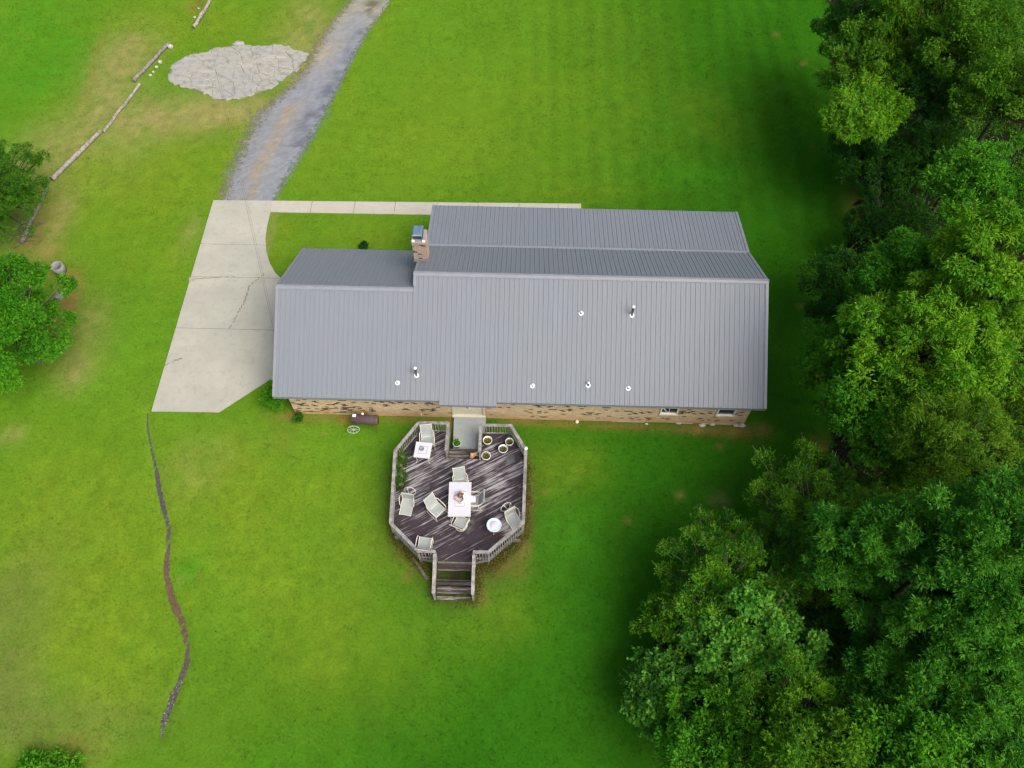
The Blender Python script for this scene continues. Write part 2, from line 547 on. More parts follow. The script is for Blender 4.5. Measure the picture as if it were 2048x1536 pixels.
M['trousers'] = simple('mauve_cotton', (0.34, 0.26, 0.30), (0.28, 0.21, 0.25), 0.85, 9, 0.3)
M['hair'] = simple('brown_hair', (0.10, 0.052, 0.03), (0.16, 0.09, 0.05), 0.55, 14)
M['drain'] = simple('pale_cap', (0.72, 0.68, 0.5), (0.66, 0.6, 0.44), 0.6, 5)

# ------------------------------------------------------------------ survey of the yard (drive, road, ditch ...)
HX0, HX1, WY = -11.094, 11.109, 18.90              # brick box of the house, its near wall at y = WY
drive_px = [(427, 401), (546, 402), (541, 424), (535, 450), (531, 478), (533, 505), (540, 527), (550, 545), (562, 557)]
drive_poly = [G(*q) for q in drive_px] + [(HX0 - 0.02, 26.6), (HX0 - 0.02, 20.9)] + [G(*q) for q in [(540, 760), (500, 785), (438, 825), (303, 823)]]
walk_poly = [G(545.5, 402), G(1162, 408), (G(1162, 408)[0], G(541, 424.5)[1] + 0.13), G(541, 424.5)]
road_l = [(446, 402), (462, 350), (484, 300), (502, 262), (522, 226), (556, 196), (590, 166), (612, 138), (632, 100), (652, 66), (680, 30), (704, 0), (738, -50)]
road_r = [(547, 402), (560, 372), (590, 325), (616, 282), (640, 240), (664, 194), (688, 148), (706, 112), (724, 78), (744, 48), (764, 22), (782, -4), (812, -50)]
rock_px = [(336, 160), (345, 130), (372, 112), (400, 109), (436, 96), (462, 92), (500, 92), (533, 93), (543, 90), (572, 92), (594, 103), (622, 106), (606, 126), (588, 146), (566, 158), (545, 176), (512, 188), (474, 198), (436, 200), (412, 188), (384, 178), (350, 168)]
ditch = [(294, 826, 2), (294, 854, 4), (301, 894, 6), (307, 920, 9), (312, 941, 12), (317, 978, 14), (328, 1023, 14), (337, 1058, 15), (335, 1093, 15), (332, 1125, 17), (332, 1151, 18), (343, 1199, 20), (363, 1243, 18), (374, 1295, 15), (373, 1326, 15), (356, 1367, 15), (338, 1413, 19), (326, 1445, 14), (321, 1475, 5)]
ditch_w = [(*G(x, y), w * 0.0150) for x, y, w in ditch]


def in_poly(x, y, poly):
    r = np.zeros(np.shape(x), bool)
    n = len(poly)
    for i in range(n):
        x1, y1 = poly[i]; x2, y2 = poly[(i + 1) % n]
        if y1 == y2: continue
        c = ((y1 > y) != (y2 > y)) & (x < (x2 - x1) * (y - y1) / (y2 - y1) + x1)
        r ^= c
    return r


def dist_line(x, y, pts):
    d = np.full(np.shape(x), 1e9)
    for (x1, y1), (x2, y2) in zip(pts[:-1], pts[1:]):
        dx, dy = x2 - x1, y2 - y1
        t = np.clip(((x - x1) * dx + (y - y1) * dy) / (dx * dx + dy * dy + 1e-9), 0, 1)
        d = np.minimum(d, np.hypot(x - x1 - t * dx, y - y1 - t * dy))
    return d


# edge of the wood on the right
wood_poly = [G(*q) for q in [(1650, -60), (1665, 120), (1690, 250), (1730, 330), (1720, 420), (1690, 520), (1665, 640), (1655, 800), (1660, 900), (1590, 1010), (1470, 1110), (1350, 1220), (1310, 1330), (1345, 1450), (1370, 1600)]] + [(60, 0), (60, 60)]

# places where the grass is thin, dry, lush or gone, plus painted shade under the deck: (px, py, rx, ry, kind, amount)
patches = [
    (612, 158, 34, 30, 'tan', .9), (560, 205, 40, 20, 'tan', .7), (640, 90, 30, 40, 'tan', .8), (470, 340, 16, 60, 'tan', .5),
    (100, 1150, 150, 200, 'olive', .8), (40, 1250, 90, 160, 'dull', .6), (120, 1430, 170, 80, 'dull', .55), (220, 1300, 100, 140, 'olive', .6), (60, 960, 90, 90, 'olive', .5), (560, 1080, 160, 130, 'olive', .35), (430, 700, 0.1, 0.1, 'tan', 0),
    (290, 60, 150, 50, 'olive', .7), (250, 115, 60, 55, 'tan', .75), (215, 175, 50, 70, 'tan', .85), (110, 215, 60, 40, 'olive', .6), (130, 300, 80, 60, 'tan', .8),
    (60, 330, 50, 60, 'tan', .7), (300, 240, 90, 40, 'tan', .9), (420, 235, 90, 40, 'tan', .85), (250, 300, 70, 60, 'tan', .6), (90, 430, 50, 70, 'tan', .9),
    (190, 340, 90, 50, 'olive', .7), (360, 330, 110, 60, 'olive', .8), (470, 290, 40, 60, 'olive', .7), (610, 60, 60, 60, 'tan', .8), (560, 50, 60, 40, 'olive', .5),
    (430, 40, 60, 40, 'olive', .7), (480, 215, 70, 25, 'tan', .8), (320, 400, 120, 60, 'olive', .6), (200, 430, 70, 50, 'olive', .5), (60, 40, 120, 90, 'lush', .5), (40, 190, 90, 60, 'lush', .4),
    (130, 110, 70, 70, 'lush', .5), (90, 520, 40, 60, 'dirt', .45), (135, 600, 18, 55, 'dirt', .95), (125, 650, 16, 40, 'dirt', .95), (130, 560, 18, 20, 'dirt', .7), (70, 460, 22, 40, 'dirt', .6),
    (170, 660, 50, 60, 'tan', .5), (150, 740, 40, 40, 'tan', .55), (250, 500, 60, 80, 'olive', .35), (350, 520, 40, 70, 'olive', .6), (380, 470, 20, 40, 'tan', .4),
    (20, 870, 25, 20, 'tan', .7), (30, 1200, 60, 100, 'dull', .75), (15, 1340, 40, 70, 'dull', .9), (60, 1370, 35, 35, 'dull', .7), (60, 1060, 70, 80, 'olive', .5), (150, 1000, 120, 120, 'olive', .5),
    (180, 1250, 130, 130, 'olive', .6), (260, 1100, 70, 160, 'olive', .5), (440, 960, 110, 110, 'olive', .7), (400, 930, 60, 60, 'tan', .3), (480, 1010, 90, 70, 'olive', .6), (520, 1150, 110, 80, 'olive', .55),
    (620, 1250, 120, 90, 'olive', .5), (640, 960, 80, 60, 'olive', .5), (720, 1050, 60, 80, 'olive', .35), (700, 1330, 120, 80, 'olive', .35), (260, 1360, 90, 60, 'olive', .5), (150, 1450, 120, 50, 'dull', .35),
    (60, 1440, 90, 40, 'dull', .5), (160, 1495, 60, 30, 'dirt', .4), (1100, 950, 70, 60, 'olive', .4), (1160, 930, 60, 40, 'olive', .35), (1000, 1240, 90, 60, 'olive', .45), (1130, 1060, 70, 70, 'lush', .4),
    (560, 880, 40, 30, 'dirt', .15), (620, 835, 60, 9, 'dirt', .7), (690, 838, 40, 9, 'dirt', .8), (810, 838, 45, 8, 'dirt', .8), (870, 838, 30, 7, 'dirt', .6), (900, 845, 7, 18, 'dirt', .95), (1040, 842, 40, 7, 'dirt', .6), (1120, 846, 60, 8, 'dirt', .65),
    (1230, 850, 60, 9, 'dirt', .6), (1330, 855, 60, 9, 'dirt', .6), (1420, 860, 60, 11, 'dirt', .6), (1490, 864, 34, 16, 'dirt', .55), (1530, 858, 18, 12, 'dirt', .4), (585, 833, 18, 8, 'dirt', .6),
    (647, 868, 7, 7, 'dirt', .5), (812, 1155, 8, 7, 'dirt', .8), (1036, 1148, 6, 5, 'dirt', .5), (1090, 985, 6, 5, 'dirt', .4), (1254, 1042, 7, 6, 'dirt', .6), (1440, 1000, 18, 16, 'tan', .5), (1440, 892, 8, 6, 'dirt', .6), (1360, 990, 10, 8, 'tan', .4),
    (1552, 69, 6, 5, 'dirt', .5), (1606, 127, 6, 5, 'dirt', .6), (1627, 293, 5, 4, 'dirt', .4), (1600, 611, 8, 4, 'tan', .4), (1640, 905, 22, 30, 'dirt', .6), (1720, 420, 26, 40, 'dirt', .5), (1650, 740, 22, 20, 'dirt', .5), (400, 1150, 8, 8, 'dirt', .5), (361, 1158, 8, 7, 'tan', .7),
    (1000, 1130, 40, 30, 'dirt', .55), (1048, 1090, 14, 50, 'dirt', .5), (1058, 1010, 8, 60, 'dirt', .4), (830, 1120, 24, 30, 'dirt', .4), (805, 1095, 16, 24, 'dirt', .45), (960, 1190, 12, 24, 'dirt', .5), (905, 1160, 34, 42, 'under_shade', 1.3), (915, 1010, 110, 110, 'under_shade', 1.2), (915, 1100, 70, 40, 'under_shade', 1.2),  # last three: shade below deck and stairs, painted as dark ground
    (1000, 240, 200, 120, 'olive', .28), (1250, 200, 200, 150, 'olive', .22), (800, 300, 130, 70, 'olive', .5), (640, 330, 40, 60, 'olive', .5), (760, 60, 40, 60, 'olive', .45), (690, 200, 25, 70, 'olive', .5), (560, 480, 25, 50, 'olive', .6), (740, 470, 80, 30, 'olive', .55),
    (1420, 240, 60, 60, 'olive', .25), (1180, 380, 120, 30, 'olive', .25), (1400, 350, 120, 30, 'lush', .3), (380, 1140, 28, 22, 'lush', .7), (110, 460, 20, 60, 'tan', .6), (540, 470, 8, 50, 'tan', .6),
    (200, 90, 8, 40, 'dirt', .3), (180, 170, 8, 35, 'dirt', .35), (396, 10, 20, 12, 'dirt', .5), (400, 146, 6, 3, 'dirt', .3), (1130, 1300, 90, 120, 'lush', .2),
]
KIND = {'tan': (0.205, 0.185, 0.066), 'olive': (0.112, 0.178, 0.012), 'dirt': (0.19, 0.105, 0.038), 'dull': (0.098, 0.120, 0.030), 'under_shade': (0.03, 0.024, 0.015), 'lush': (0.036, 0.170, 0.008)}
PW = []
for px, py, rx, ry, kind, amt in patches:
    cx, cy = G(px, py)
    PW.append((cx, cy, abs(G(px + rx, py)[0] - cx), abs(G(px, py - ry)[1] - cy), np.array(KIND[kind]), amt))


def lawn_color(x, y):
    x = np.asarray(x, float); y = np.asarray(y, float)
    c = np.zeros(x.shape + (3,))
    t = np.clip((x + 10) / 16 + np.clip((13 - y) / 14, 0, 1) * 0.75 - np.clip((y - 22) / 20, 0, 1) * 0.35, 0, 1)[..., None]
    c[:] = np.array((0.075, 0.172, 0.0105)) * (1 - t) + np.array((0.021, 0.096, 0.0045)) * t  # deeper green rightward; darkening there and nearer paints in shade and vignetting
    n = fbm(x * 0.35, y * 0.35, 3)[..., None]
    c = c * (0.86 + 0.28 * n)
    n2 = np.clip((fbm(x * 0.16 + 9, y * 0.16, 8)[..., None] - 0.45) * 3, 0, 1)
    c = c * (1 - 0.25 * n2 * (1.2 - t)) + np.array(KIND['olive']) * 0.25 * n2 * (1.2 - t)
    # mowing bands running away from the camera behind the house
    st = np.sin(x * 2 * math.pi / 1.35 + 0.8 * vnoise(x * 0.3, y * 0.05, 5) * 6)
    band = (np.clip((y - 30) / 4, 0, 1) * np.clip((x + 4) / 6, 0, 1) * np.clip((22 - x) / 4, 0, 1))[..., None]
    c = c * (1 + 0.075 * st[..., None] * band)
    wob = fbm(x * 0.8, y * 0.8, 21, 5)
    fine = fbm(x * 2.6, y * 2.6, 33, 4)
    for cx, cy, rx, ry, kc, amt in PW:
        sel = (abs(x - cx) < 2.4 * rx + 0.4) & (abs(y - cy) < 2.4 * ry + 0.4)
        if not sel.any(): continue
        d = ((x[sel] - cx) / rx) ** 2 + ((y[sel] - cy) / ry) ** 2
        a = np.exp(-d * 0.9) * amt * np.clip(0.1 + 1.9 * (0.6 * wob[sel] + 0.4 * fine[sel]) - 0.2, 0, 1.35)
        a = np.clip(a, 0, 1)[..., None]
        c[sel] = c[sel] * (1 - a) + kc * (0.8 + 0.4 * fine[sel][..., None]) * a
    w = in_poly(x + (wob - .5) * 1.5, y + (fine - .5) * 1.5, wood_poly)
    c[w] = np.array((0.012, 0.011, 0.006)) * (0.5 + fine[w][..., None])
    return c


# ------------------------------------------------------------------ ground
def axis(a, b, step, far):
    core = np.arange(a, b + 1e-6, step)
    out = []
    d, q = step, 0
    while q < far:
        d *= 1.35; q += d; out.append(q)
    out = np.array(out)
    return np.concatenate([(a - out)[::-1], core, b + out])


gx, gy = axis(-40, 38, 0.19, 700), axis(0, 57, 0.19, 700)
GX, GY = np.meshgrid(gx, gy)
GZ = (fbm(GX * 0.5, GY * 0.5, 50) - 0.5) * 0.05
dd = dist_line(GX, GY, [(a, b) for a, b, w in ditch_w])
GZ -= 0.10 * np.exp(-(dd / 0.22) ** 2)
flat = in_poly(GX, GY, [(HX0 - 9, 9), (HX1 + 1, 9), (HX1 + 1, 34), (HX0 - 9, 34)])
GZ = np.where(flat & (dd > 0.6), GZ * 0.3 - 0.012, GZ - 0.012)
nx, ny = len(gx), len(gy)
idx = np.arange(nx * ny).reshape(ny, nx)
quads = np.stack([idx[:-1, :-1], idx[:-1, 1:], idx[1:, 1:], idx[1:, :-1]], -1).reshape(-1, 4)
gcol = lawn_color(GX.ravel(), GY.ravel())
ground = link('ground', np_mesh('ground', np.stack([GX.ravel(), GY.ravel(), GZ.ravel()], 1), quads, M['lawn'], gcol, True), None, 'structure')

# gravel lane as a strip with its own colours and ragged rims
rl, rr_ = [G(*q) for q in road_l], [G(*q) for q in road_r]


def resample(pts, n):
    pts = np.array(pts, float)
    d = np.concatenate([[0], np.cumsum(np.hypot(*np.diff(pts, axis=0).T))])
    t = np.linspace(0, d[-1], n)
    return np.stack([np.interp(t, d, pts[:, k]) for k in range(2)], 1)


nl, nw = 150, 34
L_, R_ = resample(rl, nl), resample(rr_, nl)
s_ = np.linspace(-0.34, 1.2, nw)
PX = L_[:, None, :] * (1 - s_[None, :, None]) + R_[:, None, :] * s_[None, :, None]
rx, ry = PX[..., 0].ravel(), PX[..., 1].ravel()
tt = np.repeat(np.linspace(0, 1, nl), nw)
ss = np.tile(s_, nl)
edge = np.clip(np.minimum((ss + 0.34) / 0.6, (1.2 - ss) / 0.34), 0, 1)
gr = np.array((0.225, 0.245, 0.27)); dk = np.array((0.115, 0.13, 0.16)); tn = np.array((0.285, 0.24, 0.165)); pl = np.array((0.30, 0.285, 0.225)); mos = np.array((0.10, 0.105, 0.045))
n1, n2, n3 = fbm(rx * 0.5, ry * 0.5, 60), fbm(rx * 1.7, ry * 1.7, 70, 5), fbm(rx * 6, ry * 6, 80, 4)
col = np.tile(gr, (len(rx), 1))


def blend(col, c, a):
    a = np.clip(a, 0, 1)[:, None]
    return col * (1 - a) + c * a


col = blend(col, dk, np.exp(-((ss - 0.86) / 0.17) ** 2) * (tt < 0.72) * (tt > .2) * np.clip(n2 * 2.6 - 0.75, 0, 1))
col = blend(col, tn, np.exp(-((ss - 0.45 - (n1 - .5) * .2) / 0.13) ** 2) * np.clip((0.42 - tt) / 0.08, 0, 1) * np.clip(n2 * 2.6 - 0.5, 0, 1) * .95)
col = blend(col, np.array((0.31, 0.275, 0.215)), np.exp(-((ss - 0.25) / 0.35) ** 2 - ((tt - 0.60) / 0.085) ** 2) * np.clip(n2 * 2.2 - .2, 0, 1))
col = blend(col, pl, np.clip((tt - 0.66) / 0.1, 0, 1) * np.clip(n1 * 2.4 - 0.35, 0, 1) * 0.85)
col = blend(col, mos, np.exp(-((ss - 0.62) / 0.24) ** 2 - ((tt - 0.84) / 0.09) ** 2) * np.clip((n2 - 0.44) * 6, 0, 1) * 0.85)
col = blend(col, mos, np.exp(-((ss - 0.72) / 0.2) ** 2 - ((tt - 0.74) / 0.03) ** 2) * np.clip((n2 - 0.5) * 7, 0, 1) * 0.7)
col = blend(col, np.array((0.22, 0.19, 0.10)), np.clip((0.22 - ss) / 0.4, 0, 1) * np.clip(n2 * 2.4 - .3, 0, 1))
col *= (0.7 + 0.6 * n3)[:, None]
ii = np.arange(nl * nw).reshape(nl, nw)
qd = np.stack([ii[:-1, :-1], ii[:-1, 1:], ii[1:, 1:], ii[1:, :-1]], -1).reshape(-1, 4)
GZr = (fbm(rx * 0.5, ry * 0.5, 50) - 0.5) * 0.05 + 0.012
rme = np_mesh('gravel_road', np.stack([rx, ry, np.maximum(GZr, 0.004)], 1), qd, M['gravel'], col, True)
ea = rme.attributes.new('edge', 'FLOAT', 'POINT'); ea.data.foreach_set('value', edge.astype(np.float32))
road = link('gravel_road', rme, None, 'structure')
road['label'] = 'blue grey gravel lane running from the driveway up to the top'


# ------------------------------------------------------------------ slabs
def cut_poly(poly, n, d0, d1):
    """pieces of a polygon between two parallel lines n.p = d0 and n.p = d1, as vertex loops"""
    bm = bmesh.new()
    bm.faces.new([bm.verts.new((x, y, 0)) for x, y in poly])
    nn = Vector((n[0], n[1], 0))
    bmesh.ops.bisect_plane(bm, geom=bm.verts[:] + bm.edges[:] + bm.faces[:], plane_co=nn * d0, plane_no=nn, clear_inner=True)
    bmesh.ops.bisect_plane(bm, geom=bm.verts[:] + bm.edges[:] + bm.faces[:], plane_co=nn * d1, plane_no=nn, clear_outer=True)
    out = [[(v.co.x, v.co.y) for v in f.verts] for f in bm.faces]
    bm.free()
    return out


def slab(name, loops, z0, z1, mat, parent=None, kind=None, bev=0.012):
    bm = bmesh.new()
    for lp in loops:
        bm.faces.new([bm.verts.new((x, y, z1)) for x, y in lp])
    bmesh.ops.remove_doubles(bm, verts=bm.verts, dist=0.001)
    for f in bm.faces:
        if f.normal.z < 0: f.normal_flip()
    r = bmesh.ops.extrude_face_region(bm, geom=bm.faces[:])
    top = [g for g in r['geom'] if isinstance(g, bmesh.types.BMVert)]
    tz = {v: v for v in top}
    for v in bm.verts:
        if v not in tz: v.co.z = z0
    bmesh.ops.recalc_face_normals(bm, faces=bm.faces[:])
    me = bpy.data.meshes.new(name)
    bm.to_mesh(me); bm.free()
    me.materials.append(mat)
    return link(name, me, parent, kind)


drive = empty('driveway')
drive['kind'] = 'structure'
drive['label'] = 'pale concrete driveway beside the left end of the house'
jy = [40.0, G(530, 491)[1], G(460, 555)[1], G(450, 658.5)[1], 10.0]
for a, b in zip(jy[1:], jy[:-1]):
    lps = cut_poly(drive_poly, (0, 1), a + 0.012, b - 0.012)
    if lps: slab('concrete_slab', lps, -0.08, 0.03, M['concrete'], drive)


def strip(name, pts_px, w, mat, parent, z=0.034, seed=0, breaks=0.0):
    rnd = random.Random(seed)
    P = resample([G(*q) for q in pts_px], max(6, len(pts_px) * 6))
    mb = MB()
    for i in range(len(P) - 1):
        if rnd.random() < breaks: continue
        a, b = Vector((*P[i], z)), Vector((*P[i + 1], z))
        d = (b - a).normalized(); n = Vector((-d.y, d.x, 0))
        w0, w1 = w * rnd.uniform(.5, 1.2) / 2, w * rnd.uniform(.5, 1.2) / 2
        o = n * rnd.uniform(-1, 1) * w * 0.6
        mb.add([a - n * w0 + o, b - n * w1 + o, b + n * w1 + o, a + n * w0 + o], [(0, 1, 2, 3)])
    return mb.build(name, mat, parent)


strip('crack', [(529, 548), (512, 562), (498, 574), (494, 592), (486, 610), (476, 628), (466, 645), (458, 658)], 0.07, M['crack'], drive, seed=1, breaks=.12)
strip('crack', [(329, 731), (345, 724), (365, 717)], 0.07, M['crack'], drive, seed=2, breaks=.1)
strip('crack', [(378, 557), (400, 558), (430, 556), (470, 553)], 0.05, M['crack'], drive, seed=3, breaks=.15)
strip('crack', [(388, 745), (389, 775), (391, 790), (404, 803)], 0.05, M['stain'], drive, seed=4, breaks=.35)
strip('crack', [(455, 670), (450, 690), (438, 703), (416, 705)], 0.04, M['stain'], drive, seed=5, breaks=.4)
strip('crack', [(380, 690), (386, 705)], 0.04, M['stain'], drive, seed=6, breaks=.3)
mb = MB()
for k, (px, py, r) in enumerate(((386, 559, .26), (468, 755, .07), (486, 774, .08), (389, 776, .1), (410, 476, .06))):
    c = G(px, py); rnd = random.Random(k)
    mb.add([(c[0] + r * rnd.uniform(.6, 1.1) * math.cos(t * .524), c[1] + r * .7 * rnd.uniform(.6, 1.1) * math.sin(t * .524), 0.0345) for t in range(12)], [tuple(range(12))])
mb.build('stain', M['stain'], drive)

walk = empty('sidewalk')
walk['kind'] = 'structure'
walk['label'] = 'narrow pale concrete walk behind the house'
x0 = walk_poly[0][0]
js = [x0 - 1, -12.45, -9.93, -7.56, -5.1, -2.7, -0.3, 2.0, 5]
for a, b in zip(js[:-1], js[1:]):
    lps = cut_poly(walk_poly, (1, 0), a + 0.012, b - 0.012)
    if lps: slab('concrete_slab', lps, -0.08, 0.032, M['walk'], walk)

# ditch: bed of soil and stones washed into the lawn
DP = resample([(a, b) for a, b, w in ditch_w], 160)
dl_ = np.concatenate([[0], np.cumsum(np.hypot(*np.diff(np.array([(a, b) for a, b, w in ditch_w]), axis=0).T))])
DW = np.interp(np.linspace(0, dl_[-1], 160), dl_, [w for a, b, w in ditch_w])
rnd = np.random.default_rng(4)
n_st = 5200
k = rnd.integers(0, 159, n_st); u = rnd.random(n_st)
cx = DP[k] * (1 - u[:, None]) + DP[k + 1] * u[:, None]
tg = DP[k + 1] - DP[k]; tg /= np.linalg.norm(tg, axis=1)[:, None]
off = rnd.normal(0, 0.25, n_st) * DW[k]
cx = cx + np.stack([-tg[:, 1], tg[:, 0]], 1) * off[:, None]
t_ = (k + u) / 160
sz = rnd.uniform(0.010, 0.032, n_st) * np.where(t_ > .82, 1.4, 1)
oct_v = np.array([(1, 0, 0), (0, 1, 0), (-1, 0, 0), (0, -1, 0), (0, 0, 1)], float)
oct_f = np.array([(0, 1, 4), (1, 2, 4), (2, 3, 4), (3, 0, 4)])
an = rnd.random(n_st) * 6.28
rv = oct_v[None] * rnd.uniform(.6, 1.3, (n_st, 5, 3)) * sz[:, None, None]
rv2 = rv.copy()
rv2[..., 0] = rv[..., 0] * np.cos(an)[:, None] - rv[..., 1] * np.sin(an)[:, None]
rv2[..., 1] = rv[..., 0] * np.sin(an)[:, None] + rv[..., 1] * np.cos(an)[:, None]
zz = -0.10 * np.exp(-(off / 0.22) ** 2) + 0.0
rv2 += np.concatenate([cx, zz[:, None]], 1)[:, None, :]
grey, brown, pale = np.array((0.070, 0.064, 0.058)), np.array((0.105, 0.072, 0.036)), np.array((0.17, 0.168, 0.165))
wb = np.exp(-((t_ - 0.62) / 0.17) ** 2)[:, None]
cc = grey * (1 - wb) + brown * wb
pk = rnd.random(n_st) < np.where(t_ > .85, .2, .03)
cc[pk] = pale
cc *= rnd.uniform(.55, 1.4, n_st)[:, None]
ff = (oct_f[None] + (np.arange(n_st) * 5)[:, None, None]).reshape(-1, 3)
bedv, bedf, bedc = [], [], []
for i in range(160):
    d = DP[min(i + 1, 159)] - DP[max(i - 1, 0)]; d /= np.linalg.norm(d)
    nrm = np.array((-d[1], d[0])); w = DW[i] * 0.5
    rg = 0.75 + 0.5 * random.Random(i).random()
    t = i / 160
    b_ = math.exp(-((t - 0.62) / 0.17) ** 2)
    for q in (-1, -.4, .4, 1):
        pnt = DP[i] + nrm * w * q * rg
        bedv.append((pnt[0], pnt[1], -0.10 * math.exp(-((w * q * rg) / 0.22) ** 2) + 0.016 * (abs(q) < .5) - 0.006))
        bedc.append((grey * .75 * (1 - b_) + brown * .9 * b_) * random.Random(i * 7 + int(q * 10)).uniform(.7, 1.2))
bv = np.array(bedv); bi = np.arange(640).reshape(160, 4)
bedf = np.stack([bi[:-1, :-1], bi[:-1, 1:], bi[1:, 1:], bi[1:, :-1]], -1).reshape(-1, 4)
bed = link('eroded_gully', np_mesh('gully', bv, bedf, M['stone_bits'], np.array(bedc), True), None, 'structure')
gs = link('gully_gravel', np_mesh('gully_gravel', rv2.reshape(-1, 3), ff, M['stone_bits'], np.repeat(cc, 5, 0)), None, 'stuff')
tag(gs, 'loose grey and brown stones washed along the gully in the lawn', 'gravel')

# ------------------------------------------------------------------ grass blades (over the whole visible lawn)
rnd = np.random.default_rng(11)
NT = 76000
qx, qy = rnd.uniform(-38, 26, NT), rnd.uniform(3, 54, NT)
keep = (qx > -21 - (qy - 3) * 0.36) & (qx < 21 + (qy - 3) * 0.31)
road_poly = list(map(tuple, L_)) + list(map(tuple, R_[::-1]))
deck_poly = [(-3.31, 17.68), (-4.71, 17.66), (-5.66, 16.17), (-5.50, 12.66), (-4.19, 11.42), (-3.45, 11.30), (-1.80, 11.30), (-1.16, 11.45), (0.31, 12.84), (0.36, 16.38), (-0.36, 17.64), (-1.77, 17.62), (-1.77, 16.27), (-3.31, 16.27)]
rock_poly = [G(*q) for q in rock_px]
for pl_ in (road_poly, drive_poly, walk_poly, rock_poly, wood_poly, deck_poly, [(HX0, WY), (HX1, WY), (HX1, 30.5), (-4.9, 30.5), (-4.9, 27), (HX0, 27)], [(-3.25, 16), (-1.6, 16), (-1.6, 19), (-3.25, 19)], [(-3.5, 9.7), (-1.7, 9.7), (-1.7, 11.4), (-3.5, 11.4)]):
    keep &= ~in_poly(qx, qy, pl_)
keep &= dist_line(qx, qy, [(a, b) for a, b, w in ditch_w]) > 0.2
qx, qy = qx[keep], qy[keep]
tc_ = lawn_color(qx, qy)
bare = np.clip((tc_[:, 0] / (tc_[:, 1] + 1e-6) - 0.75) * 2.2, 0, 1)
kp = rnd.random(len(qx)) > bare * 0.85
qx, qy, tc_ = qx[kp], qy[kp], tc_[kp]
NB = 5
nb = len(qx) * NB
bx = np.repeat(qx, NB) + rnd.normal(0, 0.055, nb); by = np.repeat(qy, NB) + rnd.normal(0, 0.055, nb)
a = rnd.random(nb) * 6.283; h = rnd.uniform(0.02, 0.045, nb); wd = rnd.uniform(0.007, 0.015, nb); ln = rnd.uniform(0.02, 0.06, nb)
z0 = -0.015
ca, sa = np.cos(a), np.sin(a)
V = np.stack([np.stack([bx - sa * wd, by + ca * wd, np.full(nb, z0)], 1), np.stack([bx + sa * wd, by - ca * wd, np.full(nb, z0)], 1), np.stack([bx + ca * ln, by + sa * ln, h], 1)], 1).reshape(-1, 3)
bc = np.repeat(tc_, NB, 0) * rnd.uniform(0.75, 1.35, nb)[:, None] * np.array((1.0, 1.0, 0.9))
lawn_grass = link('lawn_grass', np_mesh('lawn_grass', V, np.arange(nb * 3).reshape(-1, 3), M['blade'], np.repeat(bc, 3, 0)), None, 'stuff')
tag(lawn_grass, 'short mown green grass covering the whole yard', 'grass')

# ------------------------------------------------------------------ house
house = empty('brick_house', (0, 0, 0), 0, 'long brick house under a grey ribbed metal roof', 'house')
EY, EZ, SL = 18.401, 2.475, 0.565              # near eave and pitch
RY, RZ = 23.614, 5.4224                        # main ridge
LY, LZ = 22.952, 5.0483                        # lower ridge of the left wing
BY, BZ = 26.88, 3.5757                         # pitch break
PY, PZ = 30.36, 2.80                           # porch eave
LBY, LBZ = 27.364, 2.554                       # rear eave of the left wing
GX0, GX1, STX, PX0 = -11.519, 11.481, -5.08, -4.93


def zroof(y):
    return EZ + SL * (y - EY)


wall = MB()
win_x = [(7.25, 0.86), (9.98, 0.86)]              # centre, width
WZ0, WZ1 = 0.86, 2.1
DX0, DX1, DZ0, DZ1 = -3.26, -1.66, 0.24, 2.3
# mortar wall with real openings
ops_ = sorted([(DX0, DX1, 0.0, DZ1)] + [(c - w / 2, c + w / 2, WZ0, WZ1) for c, w in win_x])
x = HX0
for a, b, za, zb in ops_:
    wall.box(x, a, WY + 0.012, WY + 0.2, -0.1, 2.62)
    if za > 0: wall.box(a, b, WY + 0.012, WY + 0.2, -0.1, za)
    wall.box(a, b, WY + 0.012, WY + 0.2, zb, 2.62)
    x = b
wall.box(x, HX1, WY + 0.012, WY + 0.2, -0.1, 2.62)
front = wall.build('wall', M['mortar'], house)
rnd = random.Random(5)
BL, BH, JT = 0.203, 0.064, 0.011
stuff = MB()
brick_mb = MB(); brick_mb.box(-BL / 2, BL / 2, 0, 0.03, 0, BH)
dark_mesh = brick_mb.mesh('dark_brick', M['dark_brick'])
n_dark = 0
dark_list = []
row = 0
z = -0.05
while z < 2.55:
    x = HX0 + (0 if row % 2 else -BL / 2)
    col_i = 0
    while x < HX1:
        a, b = max(x, HX0), min(x + BL, HX1)
        if b - a > 0.03 and not any(not (b <= o[0] or a >= o[1]) and (o[2] - 0.03 < z + BH and z < o[3]) for o in ops_):
            cl = vnoise(np.array([x * 0.9]), np.array([z * 3.1]), 90)[0]
            if rnd.random() < 0.04 + (0.24 if cl > 0.68 else 0) and z > 0.1 and b - a > 0.15:
                dark_list.append((z, (a + b) / 2))
            else:
                j = rnd.uniform(-0.003, 0.003)
                stuff.box(a, b, WY - 0.002 + j, WY + 0.03, z, z + BH)
        x += BL + JT; col_i += 1
    z += BH + JT; row += 1
low = sorted(dark_list)[:300]
for z, x in dark_list:
    if (z, x) in low:
        o = link('brick', dark_mesh, front)
        o.location = (x, WY - 0.005, z)
    else:
        stuff.box(x - BL / 2, x + BL / 2, WY - 0.003, WY + 0.03, z, z + BH)
bw = stuff.build('brickwork', M['brick'], front, 'stuff')

